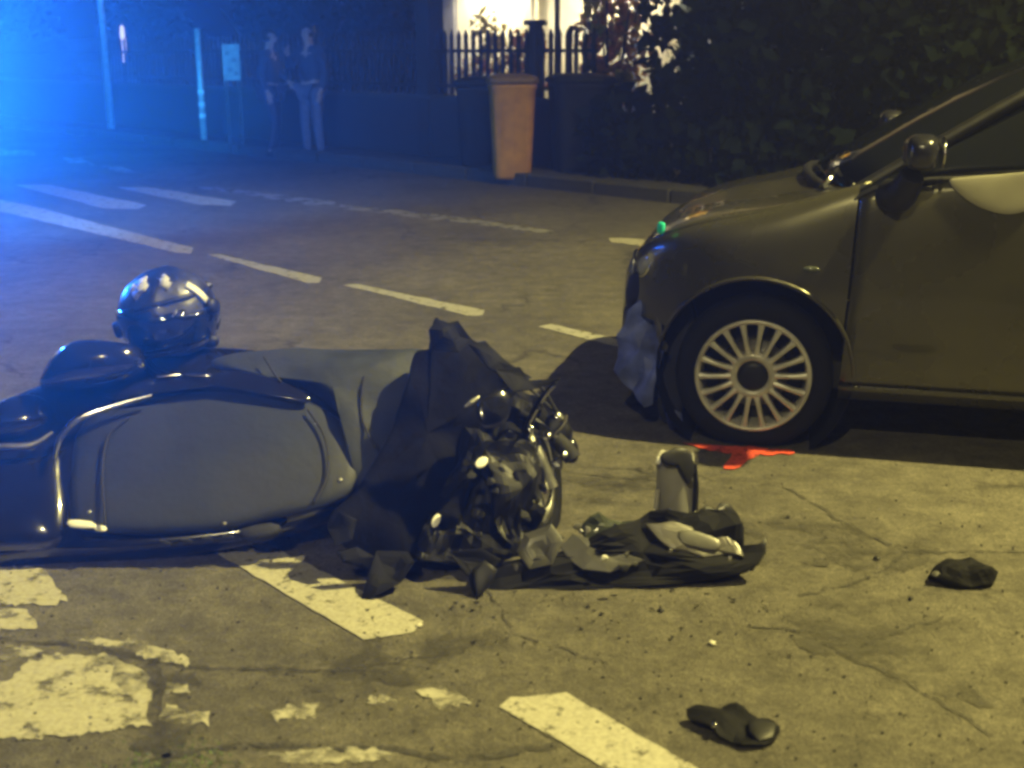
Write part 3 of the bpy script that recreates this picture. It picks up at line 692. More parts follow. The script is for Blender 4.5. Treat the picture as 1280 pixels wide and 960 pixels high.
# rear wheel, axis tipped with the body
def bike_wheel(c, n, r, wd, rimr):
    mt = axis_mat(c, n)
    ty = finish(lathe(bmesh.new(), [(rimr, -wd * .4), (rimr + .01, -wd * .5), (r - .02, -wd * .42), (r, -wd * .12), (r, wd * .12), (r - .02, wd * .42), (rimr + .01, wd * .5), (rimr, wd * .4)], 48, mt, close=True), 'tyre', M['tyre'])
    rm = finish(lathe(bmesh.new(), [(rimr, -wd * .38), (rimr, wd * .38), (rimr - .018, wd * .34), (rimr - .02, 0), (rimr - .018, -wd * .34)], 48, mt, close=True), 'rim', M['steel'])
    dk = finish(lathe(bmesh.new(), [(.04, wd * .40), (.105, wd * .40), (.105, wd * .44), (.04, wd * .44)], 40, mt, close=True), 'brake_disc', M['chrome'])
    bm = bmesh.new(); lathe(bm, [(0, -wd * .45), (.035, -wd * .45), (.035, wd * .45), (0, wd * .45)], 24, mt)
    for k in range(5):
        a = 2 * math.pi * k / 5; d_ = Vector((math.cos(a), math.sin(a), 0)); tube(bm, [mt @ (d_ * .03), mt @ (d_ * (rimr - .01))], .014, 8, 0)
    hb = finish(bm, 'hub_spokes', M['blackplastic'])
    return ty, rm, dk, hb
for k, o in enumerate(bike_wheel(D(-42, 610, 3.45), (0, -.75, .66), .24, .12, .155)):
    o.data.transform(Matrix.Translation(-Vector(sc_t.location))); o.parent = sc_t
FW = D(660, 592, 3.36)
FN = Vector((.95, -.25, .18)).normalized()
for o in bike_wheel(FW, FN, .235, .105, .15):
    o.data.transform(Matrix.Translation(-Vector(sc_t.location))); o.parent = sc_t
# black leg cover: a leaning draped sheet with folds
FNRM = Vector((.15, -.85, .5)).normalized(); FO = D(520, 600, 3.14)
part(PUFF, 'leg_cover', [(541, 404), (553, 401), (580, 412), (604, 432), (632, 458), (652, 470), (640, 500), (606, 560), (580, 640), (566, 680), (520, 700), (478, 712), (440, 690), (414, 672), (412, 645), (440, 618), (468, 576), (492, 528), (508, 480), (519, 442), (536, 436)], FO, FNRM, M['fabric'], up=.012, down=.12, rim=.008, wob=.04, wfreq=9, jag=.004)
for q, yy in (([(540, 436), (536, 412), (546, 398), (556, 404), (572, 402), (590, 424), (574, 440)], 3.11), ([(586, 430), (606, 426), (634, 452), (668, 470), (640, 474), (610, 462)], 3.10), ([(618, 462), (650, 458), (664, 474), (700, 476), (672, 486), (640, 492)], 3.08),
              ([(410, 660), (424, 640), (446, 650), (440, 676), (420, 682)], 3.0), ([(420, 690), (446, 684), (470, 696), (462, 712), (440, 706), (428, 702)], 2.96), ([(560, 690), (600, 686), (626, 700), (606, 728), (592, 748), (584, 722)], 2.95)):
    part(PUFF, 'torn_plastic', q, D(sum(a for a, b in q) / len(q), sum(b for a, b in q) / len(q), yy), Vector((.2, -.8, .5)), M['dull'], up=.004, down=.012, rim=.003, smooth=1, wob=.03, wfreq=15, flat=True)
part(PUFF, 'cover_flap', [(470, 690), (510, 688), (520, 706), (500, 728), (470, 748), (450, 752), (462, 724)], G(480, 745) + Vector((0, 0, .02)), Vector((0, -.6, .8)), M['dull'], up=.004, down=.008, smooth=1, jag=.004, wob=.04, wfreq=14, flat=True)
part(PUFF, 'cover_flap', [(424, 688), (452, 682), (462, 694), (446, 708), (428, 704)], G(440, 704) + Vector((0, 0, .02)), Vector((0, -.6, .8)), M['dull'], up=.004, down=.008, smooth=1, jag=.004, wob=.04, wfreq=14, flat=True)
part(PUFF, 'front_shield', [(590, 498), (620, 482), (656, 486), (676, 510), (660, 560), (650, 620), (648, 690), (600, 700), (540, 704), (520, 690), (540, 640), (568, 580)], D(600, 600, 3.17), Vector((.1, -.8, .6)), M['blackplastic'], up=.012, down=.08, rim=.01, wob=.08, wfreq=14, flat=True)
part(PUFF, 'headlight', [(600, 498), (626, 486), (640, 500), (632, 528), (606, 536), (596, 518)], D(618, 510, 3.14), Vector((.3, -.8, .5)), M['gloss'], up=.015, down=.03)
part(PUFF, 'front_mudguard', [(612, 560), (640, 548), (668, 560), (680, 600), (676, 650), (660, 680), (628, 676), (616, 620)], D(640, 610, 3.12), Vector((.45, -.8, .35)), M['blackplastic'], up=.008, down=.05, wob=.05, wfreq=12, flat=True)
T = lambda name, px, y, r, m, seg=8: part(TUBE, name, [D(a, b, yy - .08) for (a, b), yy in zip(px, y if isinstance(y, (list, tuple)) else [y] * len(px))], r, m, None, seg)
T('fork_leg', [(604, 560), (640, 600), (668, 650)], [3.40, 3.30, 3.24], .02, M['steel'])
T('fork_leg', [(640, 520), (668, 560), (690, 610)], [3.50, 3.45, 3.42], .02, M['steel'])
T('handlebar', [(560, 560), (610, 520), (656, 520), (692, 548), (706, 560)], [3.5, 3.4, 3.33, 3.3, 3.3], .014, M['blackplastic'])
T('grip', [(694, 548), (708, 562), (716, 574)], [3.3, 3.29, 3.28], [.024, .027, .027], M['matte'])
T('brake_lever', [(656, 545), (668, 515), (682, 492), (695, 478)], [3.30, 3.27, 3.25, 3.24], [.012, .011, .008, .006], M['blackplastic'])
T('brake_lever', [(662, 530), (680, 498), (693, 482)], [3.26, 3.235, 3.22], [.004, .004, .003], M['chrome'])
T('brake_cable', [(596, 512), (620, 494), (650, 480), (676, 484), (690, 505), (704, 530)], [3.4, 3.34, 3.3, 3.3, 3.3, 3.3], .005, M['matte'])
T('brake_cable', [(590, 530), (560, 520), (600, 470), (640, 470), (700, 520)], [3.4, 3.42, 3.44, 3.4, 3.35], .004, M['matte'])
T('mirror_stem', [(690, 545), (704, 530), (708, 518)], 3.28, .006, M['chrome'])
part(PUFF, 'control_cluster', [(682, 522), (700, 516), (712, 530), (714, 548), (700, 556), (684, 545)], D(698, 536, 3.28), Vector((.2, -.9, .4)), M['blackplastic'], up=.025, down=.03, jag=.003)
part(PUFF, 'turn_signal', [(702, 552), (716, 548), (723, 562), (720, 578), (706, 576)], D(712, 562, 3.27), Vector((.2, -.9, .4)), M['gloss'], up=.02, down=.02)
for i, (x, y, a, b, m_) in enumerate([(602, 578, 9, 6, 'reflector'), (545, 651, 5, 9, 'reflector'), (684, 546, 5, 4, 'chrome'), (697, 520, 4, 6, 'chrome'), (616, 522, 6, 3, 'chrome'), (590, 502, 12, 3, 'steel'), (663, 535, 4, 5, 'chrome'), (706, 568, 3, 4, 'chrome')]):
    rot = R(-35 if i != 1 else 25)
    pts = [(x + a * math.cos(t) * math.cos(rot) - b * math.sin(t) * math.sin(rot), y + a * math.cos(t) * math.sin(rot) + b * math.sin(t) * math.cos(rot)) for t in [k * math.pi / 4 for k in range(8)]]
    part(PUFF, 'reflector' if m_ == 'reflector' else 'bolt_head', pts, D(x, y, 3.02 if i < 2 else 3.12), Vector((.1, -.7, .6)), M[m_], up=.004, down=.010, smooth=2)
part(PUFF, 'highlight_chip', [(484, 712), (496, 706), (494, 716), (482, 730), (478, 726)], G(486, 720) + Vector((0, 0, .05)), Vector((0, -.6, .8)), M['chrome'], up=.004, down=.004, smooth=2)  # chrome sliver drawing the silver highlight on the torn flap
rnd = random.Random(3)
for i in range(22):       # loose broken clips and brackets round the steering head
    x, y = rnd.uniform(585, 700), rnd.uniform(500, 690); s = rnd.uniform(5, 13)
    pts = [(x + s * rnd.uniform(.5, 1.2) * math.cos(t), y + s * rnd.uniform(.4, 1.1) * math.sin(t)) for t in [k * math.pi / 3 for k in range(6)]]
    part(PUFF, 'broken_bracket', pts, D(x, y, rnd.uniform(3.02, 3.14)), Vector((rnd.uniform(-.8, .8), -.8, rnd.uniform(-.2, .8))), M[rnd.choice(['blackplastic', 'gloss', 'matte', 'gloss'])], up=.002, down=.002, rim=.004, smooth=1, rings=3, flat=True)

# helmet resting on the scooter
hc = D(212, 392, 3.57)
hel = thing('helmet', 'glossy black open-face helmet resting on top of the fallen scooter', 'helmet', hc, R(0))
rot = Matrix.Rotation(R(-14), 4, 'Y')
bm = bmesh.new(); ellipsoid(bm, (0, 0, 0), (.150, .152, .140), rot, 32, 22)
for v in bm.verts:
    if v.co.z < -.105: v.co.z = -.105 + (v.co.z + .105) * .2
    v.co.x *= 1 + .05 * max(0, -v.co.z / .1)
    v.co += v.co.normalized() * (.010 * noise.noise(v.co * 9) + .006 * max(0, 1 - abs(v.co.x) / .03) * (v.co.z > 0))
finish(bm, 'shell', M['helmet'], hel)
bm = bmesh.new(); ellipsoid(bm, (0, 0, 0), (.156, .159, .144), rot, 32, 22)
bmesh.ops.delete(bm, geom=[v for v in bm.verts if not (v.co.y < -.02 and -.085 < v.co.z < .045)], context='VERTS')
vz = finish(bm, 'visor', M['carglass'], hel)
sol = vz.modifiers.new('s', 'SOLIDIFY'); sol.thickness = .003
def hp(lon, lat, r=1.03):
    v = Vector((.150 * math.sin(lon) * math.cos(lat), -.152 * math.cos(lon) * math.cos(lat), .140 * math.sin(lat))) * r
    return rot.to_3x3() @ v
def hstrip(name, path, wd, m):
    bm = bmesh.new(); P = [hp(*q) for q in path]; prev = None
    for i, p in enumerate(P):
        t = (P[min(i + 1, len(P) - 1)] - P[max(i - 1, 0)]).normalized(); a = p.normalized().cross(t).normalized() * wd
        cur = (bm.verts.new(p + a), bm.verts.new(p - a))
        if prev: bm.faces.new((prev[0], cur[0], cur[1], prev[1]))
        prev = cur
    o = finish(bm, name, m, hel); s_ = o.modifiers.new('s', 'SOLIDIFY'); s_.thickness = .004; return o
hstrip('reflective_strip', [(.95, .62), (1.05, .45), (1.12, .30), (1.18, .12)], .011, M['reflector'])
hstrip('white_patch', [(-.45, 1.12), (-.35, .98), (-.22, .88), (-.30, .74), (-.22, .68)], .022, M['palewear'])
hstrip('white_patch', [(-.75, .95), (-.62, .88), (-.5, .84)], .012, M['palewear'])
hstrip('brow_ridge', [(-1.3, .34), (-.8, .36), (-.3, .38), (.3, .38), (.8, .36), (1.3, .34)], .007, M['blackplastic'])
hstrip('visor_edge', [(-1.2, -.62), (-.6, -.64), (0, -.65), (.6, -.64), (1.2, -.62)], .006, M['blackplastic'])
for sg_ in (-1, 1): finish(lathe(bmesh.new(), [(0, .012), (.020, .012), (.026, .004), (.026, -.02), (0, -.02)], 20, axis_mat(hp(sg_ * 1.25, -.02, 1.05), hp(sg_ * 1.25, -.02))), 'pivot_knob', M['blackplastic'], hel)
ELL('rear_spoiler', hp(2.6, .35, 1.0), (.05, .03, .018), M['helmet'], hel)
ELL('chin_tab', hp(1.35, -.85, 1.02), (.03, .02, .022), M['blackplastic'], hel)
hstrip('white_patch', [(.45, 1.05), (.52, .9), (.42, .82), (.55, .70)], .014, M['palewear'])
hstrip('visor_hinge', [(1.35, -.1), (1.4, -.2), (1.45, -.3)], .016, M['blackplastic'])
hstrip('visor_hinge', [(-1.35, .0), (-1.4, -.1), (-1.45, -.2)], .016, M['blackplastic'])
hstrip('chin_strap', [(1.5, -.55), (1.62, -.5), (1.8, -.45)], .009, M['matte'])
TUBE('rim_trim', [hp(a * math.pi / 12, -.78, 1.0) for a in range(0, 24)] + [hp(0, -.78, 1.0)], .008, M['matte'], hel, 8, 1)
hstrip('vent', [(.35, .05, 1.08), (.42, .12, 1.08), (.48, .17, 1.08)], .004, M['chrome'])

# ================================================================== DEBRIS
fo = G(780, 722)
fair = thing('broken_fairing', 'torn black front fairing with grey inner panel and upright broken tube on the asphalt', 'debris', (fo.x, fo.y, 0))
def dpart(fn, *a, parent=None, **k):
    ob = fn(*a, **k); ob.data.transform(Matrix.Translation(-fo)); ob.parent = parent or fair; return ob
DZ = lambda x, y, z: G(x, y, z)
dpart(PUFF, 'lower_shell', [(588, 744), (596, 712), (640, 700), (700, 690), (745, 668), (790, 650), (812, 640), (860, 640), (905, 636), (926, 656), (930, 690), (938, 690), (956, 680), (950, 706), (900, 724), (820, 732), (720, 738), (640, 742)], G(780, 735) + Vector((0, 0, .012)), Vector((0, -.80, .60)), M['dull'], up=.006, down=.10, rim=.006, smooth=2, jag=.005, wob=.03, wfreq=14, flat=True)
dpart(PUFF, 'inner_panel', [(806, 654), (822, 655), (840, 652), (862, 658), (882, 657), (912, 668), (926, 686), (930, 697), (906, 693), (880, 698), (858, 690), (840, 688), (822, 674)], G(870, 735) + Vector((0, -.02, .02)), Vector((.05, -.72, .69)), M['silver'], up=.008, down=.012, rim=.004, smooth=1, wob=.008, wfreq=16, flat=True)
dpart(PUFF, 'dark_vent', [(848, 664), (872, 664), (900, 676), (896, 688), (868, 684), (852, 678)], G(870, 735) + Vector((0, -.036, .02)), Vector((.05, -.72, .69)), M['wreck'], up=.004, down=.006, smooth=2)
dpart(PUFF, 'grey_panel', [(700, 684), (716, 668), (742, 676), (776, 690), (806, 700), (792, 706), (762, 716), (728, 712), (712, 700)], G(750, 735) + Vector((0, -.02, .02)), Vector((-.05, -.7, .7)), M['wreck'], up=.003, down=.012, rim=.003, smooth=1, wob=.010, wfreq=12, flat=True)
dpart(PUFF, 'grey_panel', [(655, 668), (690, 656), (704, 676), (690, 706), (662, 712), (645, 690)], G(680, 735) + Vector((0, -.02, .03)), Vector((-.2, -.7, .7)), M['wreck'], up=.003, down=.01, rim=.004, smooth=1, wob=.02, wfreq=18, flat=True)
dpart(PUFF, 'lens_shell', [(728, 656), (746, 646), (780, 648), (792, 658), (776, 670), (744, 674), (730, 668)], G(760, 700) + Vector((0, 0, .03)), Vector((0, -.6, .8)), M['smokelens'], up=.012, down=.01, smooth=2, jag=.006, wob=.04, wfreq=25, flat=True)
dpart(PUFF, 'jagged_edge', [(870, 640), (882, 632), (894, 636), (900, 628), (912, 630), (922, 642), (930, 660), (930, 690), (920, 686), (912, 664), (880, 654)], G(905, 700) + Vector((0, 0, .08)), Vector((.2, -.9, .3)), M['blackplastic'], up=.012, down=.02, smooth=1)
dpart(PUFF, 'jagged_edge', [(930, 690), (942, 684), (958, 672), (957, 690), (948, 704), (930, 706)], G(945, 712) + Vector((0, 0, .03)), Vector((0, -.8, .5)), M['blackplastic'], up=.008, down=.012, smooth=1)
dpart(PUFF, 'jagged_edge', [(590, 712), (606, 700), (622, 712), (614, 730), (596, 750)], G(604, 745) + Vector((0, 0, .03)), Vector((0, -.8, .5)), M['blackplastic'], up=.01, down=.012, smooth=1)
tb = DZ(842, 690, .03); tb = D(846, 642, G(846, 700).y); tt = D(844, 572, tb.y + .005)
up_ = (tt - tb)
def tubeshell():
    bm = bmesh.new(); seg = 28; L_ = up_.length; n = 8; rows = []
    for j in range(n + 1):
        row = []
        for k in range(seg):
            a = 2 * math.pi * k / seg; r_ = .058 - .006 * j / n; q = tb + up_ * (j / n) + Vector((math.cos(a) * r_, math.sin(a) * r_ * .8, 0))
            if j == n: q.z += .012 * math.sin(a * 3 + 1) + random.uniform(-.008, .008)
            row.append(bm.verts.new(q))
        rows.append(row)
    for j in range(n):
        for k in range(seg): bm.faces.new((rows[j][k], rows[j][(k + 1) % seg], rows[j + 1][(k + 1) % seg], rows[j + 1][k]))
    o = finish(bm, 'upright_tube', M['tubegrey']); s_ = o.modifiers.new('s', 'SOLIDIFY'); s_.thickness = .005; return o
dpart(tubeshell)
dpart(PUFF, 'tube_cap', [(824, 570), (836, 562), (852, 560), (864, 568), (868, 590), (860, 606), (846, 584), (832, 582)], D(846, 580, tb.y - .045), Vector((.2, -.9, .35)), M['blackplastic'], up=.01, down=.03, smooth=2, jag=.003)
dpart(TUBE, 'side_strip', [D(868, 580, tb.y - .03), D(870, 610, tb.y - .03), D(868, 642, tb.y - .03)], [.007, .008, .009], M['blackplastic'], None)
dpart(TUBE, 'bright_clip', [D(824, 572, tb.y - .03), D(822, 580, tb.y - .04)], .007, M['reflector'], None, 8, 0)
dpart(TUBE, 'bright_clip', [D(822, 612, tb.y - .04), D(820, 636, tb.y - .04)], .007, M['alloy'], None, 8, 0)
dpart(TUBE, 'bright_clip', [D(830, 640, tb.y - .06), D(838, 636, tb.y - .06)], .006, M['chrome'], None, 8, 0)
dpart(TUBE, 'bright_clip', [D(868, 641, tb.y - .05), D(896, 640, tb.y - .05), D(906, 634, tb.y - .05)], .005, M['alloy'], None, 8, 0)
for x, y in ((831, 668), (838, 676), (912, 686), (876, 663)):
    dpart(ELL, 'bright_bolt', G(x, y + 12, .10), (.007, .006, .007), M['chrome'])
for i in range(16):
    x, y = rnd.uniform(640, 800), rnd.uniform(655, 712); s = rnd.uniform(4, 10)
    pts = [(x + s * rnd.uniform(.5, 1.2) * math.cos(t), y + s * rnd.uniform(.4, 1.1) * math.sin(t)) for t in [k * math.pi / 3 for k in range(6)]]
    dpart(PUFF, 'shard', pts, G(x, y + 22, .05), Vector((rnd.uniform(-.6, .6), -.8, rnd.uniform(.2, .9))), M[rnd.choice(['blackplastic', 'blackplastic', 'wreck', 'steel'])], up=.002, down=.002, rim=.003, smooth=1, rings=3, flat=True)

def shard(name, label, px, z, nrm, m, cat='debris', extra=(), group=None, up=.012, down=.012, jag=.003, wob=.02, down_by=0):
    cx = sum(p[0] for p in px) / len(px); cy = max(p[1] for p in px); o_ = G(cx, cy); t = thing(name, label, cat, (o_.x, o_.y, 0), 0, group)
    ob = PUFF('shell', px, G(cx, cy - 6) + Vector((0, 0, z)), nrm, m, None, up=up, down=down, rim=.003, smooth=2, jag=jag, wob=wob, wfreq=25, flat=True)
    ob.data.transform(Matrix.Translation(-Vector(t.location))); ob.parent = t
    for nm, q, zz, mm in extra:
        e = PUFF(nm, q, G(cx, cy - 6) + Vector((0, 0, z + zz)), nrm, mm, None, up=.006, down=.012, smooth=1, jag=.001)
        e.data.transform(Matrix.Translation(-Vector(t.location))); e.parent = t
    return t
shard('plastic_shard', 'black domed plastic shard lying alone at the right of the road', [(1161, 720), (1176, 706), (1200, 700), (1225, 704), (1246, 718), (1240, 732), (1215, 738), (1185, 733)], .012, Vector((0, -.35, .94)), M['dull'], up=.035, down=.01,
      extra=[('grey_edge', [(1162, 718), (1178, 706), (1198, 702), (1196, 708), (1178, 716), (1170, 722)], .018, M['wreck'])])
shard('plastic_shard', 'crumpled flat black plastic scrap in the foreground beside the lane dash', [(857, 893), (868, 882), (900, 884), (920, 882), (940, 893), (955, 900), (962, 896), (974, 910), (970, 926), (940, 935), (915, 930), (885, 910)], .012, Vector((0, -.2, .97)), M['dull'], up=.005, down=.006, wob=.016,
      extra=[('clip', [(935, 900), (955, 897), (972, 906), (966, 922), (948, 928), (936, 916)], .008, M['blackplastic']), ('bolt_head', [(890, 902), (897, 903), (896, 909), (890, 908)], .016, M['chrome'])])
frag = [(890, 806, 9, 'chipwhite', 'rounded cream stone chip on the open asphalt below the broken fairing'), (826, 765, 7, 'blackplastic', 'tiny dark flake just below the fairing edge'), (524, 784, 8, 'chipwhite', 'small pale flake at the tip of the lane dash by the scooter'),
        (1096, 700, 10, 'blackplastic', 'dark thin flake left of the domed plastic shard'), (1138, 750, 6, 'blackplastic', 'small dark crumb below the domed plastic shard'), (985, 648, 6, 'matte', 'dark crumb right of the broken fairing tip')]
bm = bmesh.new(); rs = random.Random(11)
for i in range(110):
    u = rs.random(); p = G(rs.gauss(700, 150), rs.gauss(735, 45), .004); a = rs.uniform(0, 6.28); l_ = rs.uniform(.003, .012); h_ = rs.uniform(.001, .006)
    q = [p + Vector((math.cos(a + t) * l_ * rs.uniform(.4, 1), math.sin(a + t) * l_ * rs.uniform(.4, 1), rs.uniform(0, h_))) for t in (0, 2.1, 4.2)]
    vs = [bm.verts.new(v_) for v_ in q] + [bm.verts.new(v_ + Vector((0, 0, .0015))) for v_ in q]
    bm.faces.new(vs[:3][::-1]); bm.faces.new(vs[3:])
    for k in range(3): bm.faces.new((vs[k], vs[(k + 1) % 3], vs[3 + (k + 1) % 3], vs[3 + k]))
tag(finish(bm, 'plastic_crumbs', M['blackplastic'], smooth=False), 'scattered sharp crumbs of black plastic around the wreck', 'debris', kind='stuff')
for x, y, s, m_, lb in frag:
    o_ = G(x, y); bm = bmesh.new(); bmesh.ops.create_icosphere(bm, subdivisions=2, radius=s / 900)
    for v in bm.verts: v.co *= 1 + .35 * noise.noise(v.co * 200 + Vector((x, 0, 0))); v.co.z *= .5
    o = finish(bm, 'fragment', M[m_]); o.location = (o_.x, o_.y, .006); tag(o, lb, 'fragment')

# ================================================================== FENCE, POSTS, BINS
RA = math.atan2(RD.y, RD.x)
FOF = road(0, 0); off_f = Vector((0, 14.7, 0)).dot(RN)
WT = .84
def along(off, s, z=0): return road(off, s, z)
s0 = Vector((0, 14.7, 0)).dot(RD)
def s_at(px, off):
    """road parameter where the line at `off` crosses image column px"""
    k = (px - 640) / FPX / math.cos(TILT) * 1.0
    # solve x = k' y, with horizon-ray ratio
    kk = (px - 640) / FPX * math.cos(TILT)
    kk = ((px - 640) / FPX) / (1 / math.cos(TILT))
    # x/y for points at camera height
    a = RN * off
    return (kk * a.y - a.x) / (RD.x - kk * RD.y)
sA, sB = s_at(748, off_f), s_at(150, off_f) + 6
Lw = sB - sA; c = along(off_f, (sA + sB) / 2)
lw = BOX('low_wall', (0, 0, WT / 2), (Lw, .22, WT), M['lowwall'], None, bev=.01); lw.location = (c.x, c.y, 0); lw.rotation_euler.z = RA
tag(lw, 'dark rendered low wall carrying the picket fence behind the bins', 'wall')
cp = BOX('coping', (0, 0, WT + .02), (Lw, .28, .05), M['kerb'], lw, bev=.008)
fe = thing('picket_fence', 'dark pointed picket fence on the low wall in front of the lit house', 'fence', (c.x, c.y, 0), RA)
pm = bmesh.new(); pv = [(-.028, WT + .05), (.028, WT + .05), (.028, 1.56), (.036, 1.585), (0, 1.665), (-.036, 1.585), (-.028, 1.56)]
f1 = [pm.verts.new((x, -.011, z)) for x, z in pv]; f2 = [pm.verts.new((x, .011, z)) for x, z in pv]
pm.faces.new(f1); pm.faces.new(f2[::-1])
for k in range(7): pm.faces.new((f1[k], f2[k], f2[(k + 1) % 7], f1[(k + 1) % 7]))
bmesh.ops.recalc_face_normals(pm, faces=pm.faces[:])
pme = bpy.data.meshes.new('picket'); pm.to_mesh(pme); pm.free()
n_p = int(Lw / .135); gate_s = s_at(537, off_f) - (sA + sB) / 2
for k in range(n_p):
    x = -Lw / 2 + .07 + k * .135
    if abs(x - gate_s) < .16: continue
    o = link('picket', pme, M['iron'], fe); o.location = (x, 0, random.uniform(-.006, .006))
for z in (WT + .16, 1.42): BOX('rail', (0, .026, z), (Lw, .025, .04), M['iron'], fe, bev=0)
def post(name, label, cat, px, ybase_y, w_, h, m, cap=True, off=off_f):
    s = s_at(px, off); p = along(off, s); t = thing(name, label, cat, (p.x, p.y, 0), RA)
    BOX('shaft', (0, 0, h / 2), (w_, w_, h), m, t, bev=.01)
    if cap: BOX('cap', (0, 0, h + .03), (w_ + .08, w_ + .08, .06), m, t, bev=.01)
    return t
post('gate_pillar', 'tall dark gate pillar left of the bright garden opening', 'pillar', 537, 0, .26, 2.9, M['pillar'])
post('fence_post', 'stout dark fence post standing behind the yellow bin', 'post', 669, 0, .12, 1.70, M['iron'], off=off_f - .02)
def pole(label, px, y, r, h, m, name='pole', lean=0, z0=0):
    p = D(px, 68, y); t = thing(name, label, 'pole', (p.x, p.y, z0)); 
    finish(lathe(bmesh.new(), [(0, h), (r * .9, h), (r, 0), (0, 0)], 14), 'shaft', m, t)
    finish(lathe(bmesh.new(), [(r * 1.0, .0), (r * 1.8, 0), (r * 1.8, .05), (r * 1.0, .07)], 14, Matrix.Identity(4), True), 'base_collar', m, t)
    return t
pole('thin dark pole in front of the cream wall right of the yellow bin', 696, 15.4, .035, 4.2, M['iron'])
pole('short thin dark pole beside the lit shrub', 713, 15.2, .03, 1.72, M['iron'])
pole('tall slim metal pole catching cyan light at the far left', 131, 21.5, .055, 5.5, M['postpaint'], name='sign_pole')
bp_ = pole('short reflective post catching cyan light left of the standing people', 248, 18.5, .045, 1.75, M['postpaint'], name='reflective_post')
for z in (.45, .62, .80): finish(lathe(bmesh.new(), [(.048, z), (.052, z), (.052, z + .07), (.048, z + .07)], 14, Matrix.Identity(4), True), 'reflective_band', M['reflector'], bp_)
# slim lit tube lamp behind the fence, far left
p = D(154, 56, 27); tl = thing('garden_lamp', 'slim white glowing garden lamp beyond the fence at far left', 'lamp', (p.x, p.y, 0))
finish(lathe(bmesh.new(), [(0, 1.2), (.04, 1.2), (.04, 0), (0, 0)], 12), 'stem', M['iron'], tl)
finish(lathe(bmesh.new(), [(0, 2.0), (.04, 1.95), (.06, 1.6), (.04, 1.22), (0, 1.2)], 12), 'lamp_glass', emit('pale_lamp_glass', (.9, .8, .85), 1.1), tl)
# pale notice board
p = D(289, 75, 17.6); nb = thing('notice_board', 'weathered white notice board on short legs before the left fence', 'board', (p.x, p.y, 0), R(10))
BOX('board', (0, 0, 1.27), (.24, .03, .50), M['board'], nb)
for x in (-.09, .09): BOX('leg', (x, .025, .55), (.035, .035, 1.1), M['iron'], nb)
for x, z in ((-.05, 1.4), (.04, 1.3), (-.02, 1.17), (.06, 1.12)): BOX('poster', (x, -.0165, z), (.06, .004, .06), M['poster'], nb, bev=0)
# wheelie bins
def bin_(label, px, pyb, w_, h, mb, ml, rz=0, wr=.42):
    p = G(px, pyb); t = thing('wheelie_bin', label, 'bin', (p.x, p.y, .0), rz, 'wheelie bins by the fence'); bm = bmesh.new()
    rings = []
    for z, kx, ky in ((.06, .76, .78), (.10, .82, .82), (h * .5, .90, .92), (h - .10, .98, 1), (h - .06, 1.04, 1.04), (h - .03, 1.04, 1.04)):
        r_ = []
        hx, hy = w_ / 2 * kx, w_ / 2 * 1.1 * ky
        for a in range(24):
            an = 2 * math.pi * a / 24; cx, sx = math.cos(an), math.sin(an); e = .35
            r_.append(bm.verts.new((hx * math.copysign(abs(cx) ** e, cx), hy * math.copysign(abs(sx) ** e, sx), z)))
        rings.append(r_)
    for i in range(len(rings) - 1):
        for k in range(24): bm.faces.new((rings[i][k], rings[i][(k + 1) % 24], rings[i + 1][(k + 1) % 24], rings[i + 1][k]))
    bm.faces.new(rings[0][::-1]); bm.faces.new(rings[-1])
    finish(bm, 'tub', mb, t); 
    lid = finish(pillow([Vector((w_ * .56 * math.copysign(abs(math.cos(a)) ** .35, math.cos(a)), w_ * .62 * math.copysign(abs(math.sin(a)) ** .35, math.sin(a)), h)) for a in [k * math.pi / 12 for k in range(24)]], (0, 0, 1), .07, .02, rim=.03), 'lid', ml, t)
    TUBE('handle', [Vector((-w_ * .4, w_ * .62, h - .05)), Vector((-w_ * .4, w_ * .72, h - .03)), Vector((w_ * .4, w_ * .72, h - .03)), Vector((w_ * .4, w_ * .62, h - .05))], .014, ml, lid, 8, 1)
    for sx in (-1, 1): finish(lathe(bmesh.new(), [(0, -.025), (.09, -.025), (.10, 0), (.09, .025), (0, .025)], 20, axis_mat((sx * w_ * .40, w_ * .48, .10), (1, 0, 0))), 'wheel', M['matte'], t)
    for sx in (-.25, 0, .25): BOX('rib', (sx * w_, -w_ * .505, h * .55), (.02, .012, h * .5), mb, t, bev=.004, rot=Matrix.Rotation(R(3.2), 4, 'X'))
    return t
bin_('yellow wheelie bin with a dull lid standing by the picket fence', 640, 229, .50, 1.10, M['binyellow'], M['binlid'], R(4))
bin_('black wheelie bin just left of the yellow bin', 598, 219, .46, 1.05, M['bindark'], M['bindark'], R(-8))
bin_('wide black bin right of the yellow bin', 724, 226, .66, 1.10, M['bindark'], M['bindark'], R(6))

# ================================================================== HOUSE
off_h = Vector((0, 20.2, 0)).dot(RN); sL = s_at(552, off_h); HL, HD, HH = 11.0, 6.5, 5.6
hp0 = along(off_h, sL)
RAh = RA + math.pi       # local +x runs to the right along the road, local +y = RN?
ho = thing('house', 'cream plastered house lit warmly behind the picket fence', 'house', (hp0.x, hp0.y, 0), RAh)
sgn = 1 if (Matrix.Rotation(RAh, 3, 'Z') @ Vector((0, 1, 0))).dot(RN) > 0 else -1
W_ = lambda x, y, z: (x, sgn * y, z)
BOX('wall', W_(HL / 2, HD / 2, HH / 2), (HL, HD, HH), M['plaster'], ho, bev=.01)
BOX('plinth', W_(HL / 2, -.02, .2), (HL + .06, .08, .4), M['kerb'], ho)
bm = bmesh.new(); e = .5
v = [bm.verts.new(W_(*q)) for q in ((-e, -e, HH), (HL + e, -e, HH), (HL + e, HD + e, HH), (-e, HD + e, HH), (2.6, HD / 2, HH + 1.9), (HL - 2.6, HD / 2, HH + 1.9))]
